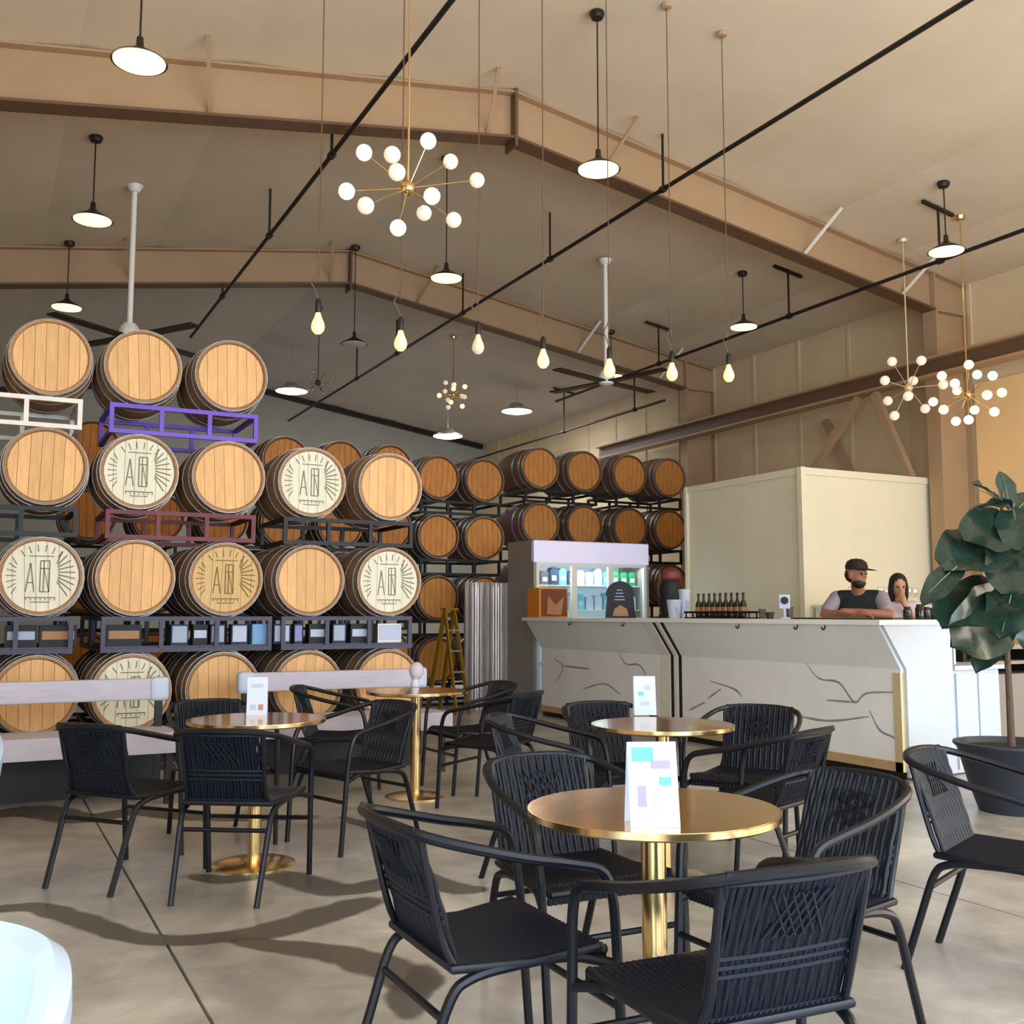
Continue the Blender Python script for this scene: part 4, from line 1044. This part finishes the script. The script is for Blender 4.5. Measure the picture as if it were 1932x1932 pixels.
def hand(b, wr, d, side, up, k=1.0):
    wr = Vector(wr); d = Vector(d).normalized(); up = Vector(up).normalized(); s = d.cross(up).normalized() * side
    pc = wr + d * 0.045 * k
    capsule(b, wr, pc + d * .02 * k, 0.028 * k, 0.034 * k, 10)
    for i, (off, ln) in enumerate(((-.028, .065), (-.009, .075), (.010, .070), (.028, .055))):
        r = wr + d * 0.085 * k + s * off * k
        m1 = r + d * ln * .5 * k - up * .004; m2 = m1 + d * ln * .45 * k - up * .022 * k
        capsule(b, r - d * .03 * k, m1, 0.0105 * k, 0.0095 * k, 8); capsule(b, m1, m2, 0.0095 * k, 0.008 * k, 8)
    t0 = wr + d * .03 * k - s * .03 * k
    capsule(b, t0, t0 + d * .04 * k - s * .025 * k, 0.012 * k, 0.0105 * k, 8)
    capsule(b, t0 + d * .04 * k - s * .025 * k, t0 + d * .075 * k - s * .022 * k, 0.0105 * k, 0.009 * k, 8)
def head(b, c, R3, k=1.0):
    # c centre of skull, R3 rotation (face looks along local -Y)
    def sp(p, r): b.sphere((0, 0, 0), [q * k for q in r], 16, 10, Matrix.Translation(Vector(c) + R3 @ (Vector(p) * k)) @ R3.to_4x4())
    sp((0, 0.01, 0.03), (0.078, 0.095, 0.092)); sp((0, -0.022, -0.045), (0.060, 0.068, 0.075)); sp((0, -0.05, -0.085), (0.034, 0.03, 0.028))
    sp((0, -0.098, -0.018), (0.013, 0.018, 0.024)); sp((0, -0.085, 0.012), (0.010, 0.014, 0.03)); sp((0, -0.085, -0.062), (0.024, 0.010, 0.010))
    for s in (-1, 1):
        sp((s * .080, 0.01, -0.01), (0.010, 0.02, 0.032)); sp((s * .03, -0.075, 0.03), (0.022, 0.014, 0.010))
def eyes(parent, c, R3, k=1.0):
    for s in (-1, 1):
        o = MB().sphere((0, 0, 0), 0.010 * k, 10, 6).build('eye', 'hair', parent, True); o.location = Vector(c) + R3 @ Vector((s * .030 * k, -0.083 * k, 0.008 * k))
# man leaning on the counter
mp = at(1622, 1150, X=7.07)
man = thing('person', 'person in black tee and dark cap leaning folded arms on the bar', 'person', (mp.x, mp.y, 0.0), math.radians(-54))
# local frame: person faces local -Y; counter lies at local -Y.
hc = Vector((0.0, -0.14, 1.60)); HR = Matrix.Rotation(math.radians(60), 3, 'Z') @ Matrix.Rotation(math.radians(4), 3, 'X')
b = MB()
sh = [(-.19, -.03, 1.385), (.19, -.03, 1.385)]
capsule(b, (0, 0.06, 0.95), (0, 0.02, 1.15), 0.15, 0.16, 16); capsule(b, (-.07, -.01, 1.28), (.07, -.01, 1.28), 0.145, 0.145, 16)
capsule(b, sh[0], sh[1], 0.075, 0.075, 12); capsule(b, (0, -.03, 1.40), (0, -.11, 1.53), 0.062, 0.056, 12)
for s in (-1, 1):
    el = Vector((s * .27, -.22, 1.245)); wrp = Vector((s * -.02, -.40, 1.246 + .012 * (s > 0) * 2))
    capsule(b, (s * .19, -.03, 1.385), el, 0.058, 0.045); capsule(b, el, wrp, 0.044, 0.030)
    hand(b, wrp, (-s, -.18, 0.02), s, (0, 0, 1))
    capsule(b, (s * .09, 0.08, 0.92), (s * .11, 0.05, 0.5), 0.095, 0.065); capsule(b, (s * .11, 0.05, 0.5), (s * .11, 0.10, 0.08), 0.058, 0.042); capsule(b, (s * .11, 0.10, 0.045), (s * .12, -0.06, 0.035), 0.04, 0.035)
head(b, hc, HR)
fuse(b, 'body', 'skin', man)
eyes(man, hc, HR)
b = MB()
capsule(b, (0, 0.06, 0.93), (0, 0.02, 1.15), 0.162, 0.172, 16); capsule(b, (-.07, -.01, 1.28), (.07, -.01, 1.28), 0.157, 0.157, 16); capsule(b, (-.15, -.03, 1.385), (.15, -.03, 1.385), 0.083, 0.083, 12)
fuse(b, 'tee_shirt', 'tee', man, 0.014)
for s in (-1, 1):
    b = MB()
    capsule(b, (s * .185, -.03, 1.39), Vector((s * .19, -.03, 1.385)).lerp(Vector((s * .27, -.22, 1.245)), .72), 0.074, 0.066)
    fuse(b, 'sleeve', 'sleeve', man, 0.012)
b = MB()
for s in (-1, 1):
    capsule(b, (s * .09, 0.08, 0.93), (s * .11, 0.05, 0.5), 0.105, 0.078); capsule(b, (s * .11, 0.05, 0.5), (s * .11, 0.10, 0.12), 0.072, 0.062)
fuse(b, 'trousers', 'jeans', man, 0.016)
cp_ = MB(); Rm = Matrix.Translation(hc) @ HR.to_4x4()
cp_.lathe([(0.088, 0.045), (0.090, 0.075), (0.078, 0.112), (0.045, 0.137), (0, 0.143)], 20, Rm @ Matrix.Diagonal((1, 1.14, 1, 1)))
vz = []; 
for i in range(9):
    a = math.radians(200 + 140 * i / 8); vz += [(0.088 * math.cos(a), 0.098 * math.sin(a), 0.052), (0.080 * math.cos(a), 0.105 * math.sin(a) - 0.10 * abs(math.sin(a)) ** 1.2, 0.040), (0.080 * math.cos(a), 0.105 * math.sin(a) - 0.10 * abs(math.sin(a)) ** 1.2, 0.046), (0.088 * math.cos(a), 0.098 * math.sin(a), 0.060)]
cp_._add(vz, [f for i in range(8) for f in ((4 * i, 4 * i + 1, 4 * i + 5, 4 * i + 4), (4 * i + 3, 4 * i + 7, 4 * i + 6, 4 * i + 2), (4 * i + 1, 4 * i + 2, 4 * i + 6, 4 * i + 5))], Rm)
cp_.build('cap', 'capm', man, True)
bd = MB(); bd.sphere((0, 0, 0), (0.060, 0.062, 0.052), 14, 8, Rm @ Matrix.Translation((0, -0.030, -0.072))); bd.build('beard', 'hair', man, True)
hb = MB(); hb.sphere((0, 0, 0), (0.080, 0.070, 0.075), 14, 8, Rm @ Matrix.Translation((0, 0.036, -0.004))); hb.build('hair', 'hair', man, True)
# woman behind
wp = at(1698, 1150, X=8.0)
wo = thing('person', 'person with dark hair and pale pink blouse raising a hand to her chin', 'person', (wp.x, wp.y, 0.0), math.radians(-55))
hc = Vector((0.0, -0.03, 1.515)); HR = Matrix.Rotation(math.radians(20), 3, 'Z') @ Matrix.Rotation(math.radians(10), 3, 'X'); k = 0.93
b = MB()
capsule(b, (0, 0.02, 0.92), (0, 0.0, 1.08), 0.135, 0.12, 16); capsule(b, (-.05, 0, 1.20), (.05, 0, 1.20), 0.115, 0.115, 16); capsule(b, (-.15, 0, 1.31), (.15, 0, 1.31), 0.058, 0.058)
capsule(b, (0, 0, 1.32), (0, -.02, 1.44), 0.048, 0.045)
el = Vector((.24, -.10, 1.06)); wrp = Vector((.07, -.20, 1.33)); capsule(b, (.155, 0, 1.31), el, 0.046, 0.038); capsule(b, el, wrp, 0.036, 0.026); hand(b, wrp, (-.25, .15, 1), 1, (0, -1, 0), .9)
el = Vector((-.25, -.06, 1.06)); wrp = Vector((-.10, -.24, 1.10)); capsule(b, (-.155, 0, 1.31), el, 0.046, 0.038); capsule(b, el, wrp, 0.036, 0.026); hand(b, wrp, (1, -.2, 0.1), -1, (0, 0, 1), .9)
for s in (-1, 1):
    capsule(b, (s * .085, 0.03, 0.90), (s * .09, 0.01, 0.48), 0.09, 0.058); capsule(b, (s * .09, 0.01, 0.48), (s * .09, 0.04, 0.08), 0.052, 0.036); capsule(b, (s * .09, 0.04, 0.035), (s * .10, -0.10, 0.03), 0.034, 0.03)
head(b, hc, HR, k); fuse(b, 'body', 'skin2', wo); eyes(wo, hc, HR, k)
b = MB()
capsule(b, (0, 0.02, 0.88), (0, 0.0, 1.08), 0.150, 0.132, 16); capsule(b, (-.05, 0, 1.20), (.05, 0, 1.20), 0.126, 0.126, 16); capsule(b, (-.14, 0, 1.31), (.14, 0, 1.31), 0.066, 0.066)
capsule(b, (.155, 0, 1.31), (.235, -.095, 1.07), 0.058, 0.05); capsule(b, (-.155, 0, 1.31), (-.245, -.057, 1.07), 0.058, 0.05)
fuse(b, 'blouse', 'blouse', wo, 0.013)
b = MB()
for s in (-1, 1): capsule(b, (s * .085, 0.03, 0.90), (s * .09, 0.01, 0.48), 0.10, 0.070); capsule(b, (s * .09, 0.01, 0.48), (s * .09, 0.04, 0.12), 0.064, 0.052)
fuse(b, 'trousers', 'jeans', wo, 0.016)
Rm = Matrix.Translation(hc) @ HR.to_4x4()
b = MB(); b.sphere((0, 0, 0), (0.086, 0.098, 0.096), 16, 10, Rm @ Matrix.Translation((0, 0.028, 0.036)))
for s in (-1, 1): b.sphere((0, 0, 0), (0.028, 0.055, 0.115), 12, 8, Rm @ Matrix.Translation((s * .068, 0.02, -0.05)))
b.sphere((0, 0, 0), (0.07, 0.04, 0.13), 12, 8, Rm @ Matrix.Translation((0, 0.085, -0.06)))
b.build('hair', 'hair', wo, True)
# ------------------------------------------------------------------ things on the counter
CT = 1.2055
def onbar(px, X): return at(px, 1150, X=X)
p = onbar(1004, 6.45)
t = thing('brochure_box', 'orange edged display box with rust brown picture on the bar', 'display', (6.03, 10.86, CT), 0)
MB().box((0.20, 0.16, 0.18), (0.40, 0.30, 0.36)).build('box', 'orange', t, bevel=0.004)
MB().box((0.205, 0.006, 0.18), (0.36, 0.006, 0.33)).build('picture', 'rustprint', t)
MB().prism([(0.10, 0.04), (0.30, 0.03), (0.34, 0.25), (0.22, 0.15), (0.12, 0.27)], 0.0, 0.004).build('picture_motif', 'tanprint', t)
y_ = at(1178, 1150, X=6.35).y
t = thing('arched_board', 'black arched chalkboard sign standing on the bar in front of the fridge', 'sign', (6.30, y_, CT), -0.35)
pts = [(-.17, 0), (.17, 0)] + [(.145 * math.cos(a), .24 + .145 * math.sin(a)) for a in [PI * k / 12 for k in range(13)]]
MB().prism(pts, 0, 0.02).build('board', 'chalk', t)
ptf = [(.155 * math.cos(a), .24 + .155 * math.sin(a)) for a in [PI * k / 12 for k in range(13)]]
MB().tube([(x, 0.01, z) for x, z in ptf], 0.012, 6).build('rim', 'navy', t)
MB().prism([(-.09, .02), (.09, .02), (.07, .10), (.0, .14), (-.07, .10)], -.004, 0).build('tan_motif', 'tanprint', t)
for k in range(4): MB().box((-.01, -.002, .20 + .035 * k), (.12 - .02 * k, .004, .010)).build('chalk_line', 'ink_grey', t)
MB().bar((0, 0.02, 0.22), (0, 0.12, 0.010), 0.02, 0.02).build('prop', 'navy', t)
def cup(px, X, r, h, m, name, label, cat):
    q = onbar(px, X)
    t = thing(name, label, cat, (q.x, q.y, CT))
    MB().lathe([(0, 0), (r * .75, 0), (r, h * .9), (r * 1.04, h * .93), (r * 1.04, h), (r * .95, h), (r * .9, h * .85), (0, h * .8)], 20).build('body', m, t, True)
    MB().box((0, -r * .97, h * .45), (r * .7, 0.004, h * .3)).build('mark', 'ink_grey', t)
cup(1272, 6.40, 0.075, 0.19, 'paper', 'cup_stack', 'white paper cup stack on the bar beside the tray', 'cup')
cup(1292, 6.55, 0.062, 0.30, 'paper', 'tall_canister', 'tall pale canister behind the white cup stack', 'canister')
q = onbar(1291, 6.72)
t = thing('drink_dispenser', 'dark drink dispenser with a red top behind the white cups', 'dispenser', (6.72, q.y + .25, CT))
MB().lathe([(0, 0), (0.12, 0), (0.13, 0.03), (0.11, 0.06), (0.12, 0.10), (0.13, 0.34), (0.09, 0.42)], 20).build('tank', 'chalk', t, True)
MB().lathe([(0.095, 0.41), (0.12, 0.43), (0.11, 0.50), (0.05, 0.54), (0, 0.545)], 20).build('lid', 'redplastic', t, True)
MB().tube([(0, -.12, .09), (0, -.17, .09), (0, -.175, .06)], 0.012, 6).build('tap', 'steel', t)
y0, y1 = at(1310, 1150, X=6.45).y, at(1412, 1150, X=6.45).y
t = thing('bottle_tray', 'low dark wire tray holding bottles on the bar', 'tray', (6.45, (y0 + y1) / 2, CT)); L = abs(y1 - y0)
MB().box((0, 0, 0.006), (0.26, L, 0.012)).build('base', 'bottle', t)
for s in (-1, 1):
    MB().box((s * .125, 0, 0.06), (0.01, L, 0.02)).build('rail', 'bottle', t)
    for k in range(8): MB().box((s * .125, -L / 2 + .03 + (L - .06) * k / 7, 0.03), (0.01, 0.012, 0.05)).build('upright', 'bottle', t)
    MB().box((0, s * (L / 2 - .005), 0.06), (0.24, 0.01, 0.02)).build('end_rail', 'bottle', t)
bp0 = None
nm = ['first', 'second', 'third', 'fourth', 'fifth', 'sixth', 'seventh', 'eighth', 'ninth', 'tenth']
for k in range(9):
    lb = 'slim dark bottle in the wire tray, %s from the white cups' % nm[k]
    if bp0 is None:
        t = thing('slim_bottle', lb, 'bottle', group='slim bottles in the bar tray'); bp0 = t
        MB().lathe([(0, 0), (0.030, 0), (0.032, 0.01), (0.032, 0.13), (0.012, 0.17), (0.011, 0.215)], 14).build('body', 'bottle', t, True)
        MB().lathe([(0.013, 0.205), (0.013, 0.235), (0, 0.237)], 10).build('cap', 'dkbrown', t, True)
        MB().lathe([(0.0325, 0.04), (0.0325, 0.10)], 14).build('wrap_label', 'tanprint', t, True)
    else: t = copy_tree(bp0)
    t['label'] = lb
    t.location = (6.45, y0 - .07 - (L - .14) * k / 8, CT + .012)
for px, X, r, h, m, lb in ((1438, 6.5, .035, .09, 'glassware', 'short grey glass beside the bottle tray'), (1452, 6.4, .04, .06, 'bottle', 'small dark bowl beside the bottle tray'), (1490, 6.6, .035, .11, 'glassware', 'short grey glass near the card reader')):
    q = onbar(px, X); t = thing('bar_glass', lb, 'glass', (q.x, q.y, CT))
    MB().lathe([(0, 0), (r * .8, 0), (r, h), (r * .92, h), (r * .75, h * .15), (0, h * .12)], 16).build('bowl', m, t, True)
    MB().lathe([(r * .8, -0.0), (r * .86, 0.006), (r * .8, 0.012)], 16).build('foot', m, t, True)
q = onbar(1480, 6.5)
t = thing('card_reader', 'round black-faced card reader on a pale stand on the bar', 'card reader', (6.5, q.y, CT), -.6)
MB().lathe([(0, 0), (0.05, 0), (0.05, 0.012), (0.015, 0.02), (0.012, 0.10)], 16).build('stand', 'paper', t, True)
MB().box((0, 0, 0.155), (0.10, 0.03, 0.13)).build('case', 'paper', t, bevel=0.008); MB().lathe([(0, 0), (0.034, 0), (0.034, 0.008), (0, 0.008)], 18, Matrix.Translation((0, -.015, 0.165)) @ Matrix.Rotation(PI / 2, 4, 'X')).build('face', 'chalk', t, True)
ya, yb2 = at(1500, 1150, X=6.3).y, at(1655, 1150, X=6.3).y
t = thing('bar_mat', 'long thin dark rubber mat along the bar edge under folded arms', 'mat', (6.36, (ya + yb2) / 2, CT))
MB().box((0, 0, 0.006), (0.22, abs(ya - yb2), 0.012)).build('mat_body', 'chalk', t, bevel=0.003)
MB().box((-.105, 0, 0.013), (0.01, abs(ya - yb2), 0.006)).build('mat_rim', 'steel', t)
for i, (px, X, m, h) in enumerate(((1712, 6.55, 'bottle', .10), (1735, 6.6, 'bottle', .12), (1748, 6.6, 'bottle', .10), (1760, 6.62, 'chalk', .09))):
    q = at(px, 1150, Y=5.72)
    t = thing('dark_jar', 'small dark jar at the plant end of the bar, %s from the leaning person' % nm[i], 'jar', (q.x, q.y, CT), group='jars at the plant end of the bar')
    MB().lathe([(0, 0), (0.03, 0), (0.034, 0.01), (0.034, h * .75), (0.022, h * .88)], 16).build('body', m, t, True)
    MB().lathe([(0.025, h * .85), (0.025, h), (0, h)], 14).build('lid', 'black', t, True)

# white back bar in front of the cold room with clear glasses
bb = thing('back_bar', 'white back bar cabinet standing against the cream cold room', 'cabinet', (8.30, 8.10, 0))
MB().box((0.87, 0.26, 0.66), (1.74, 0.50, 1.32)).build('body', 'whitepaint', bb)
MB().box((0.87, 0.25, 1.335), (1.78, 0.56, 0.03)).build('top', 'whitepaint', bb)
for k in range(4): MB().box((0.22 + k * .433, 0.006, 0.66), (0.41, 0.016, 1.2)).build('door', 'whitepaint', bb)
for k in range(7):
    t = thing('clear_goblet', 'clear goblet on the white back bar, %s from the cold room corner' % nm[k], 'glass', (8.45 + k * .22, 8.22 + .1 * (k % 2), 1.351), 0, 'goblets on the back bar')
    MB().lathe([(0, 0), (0.035, 0.002), (0.006, 0.012), (0.006, 0.08)], 14).build('stem', 'globe_off', t, True)
    MB().lathe([(0.006, 0.08), (0.036, 0.11), (0.042, 0.15), (0.034, 0.20)], 14).build('bowl', 'globe_off', t, True)
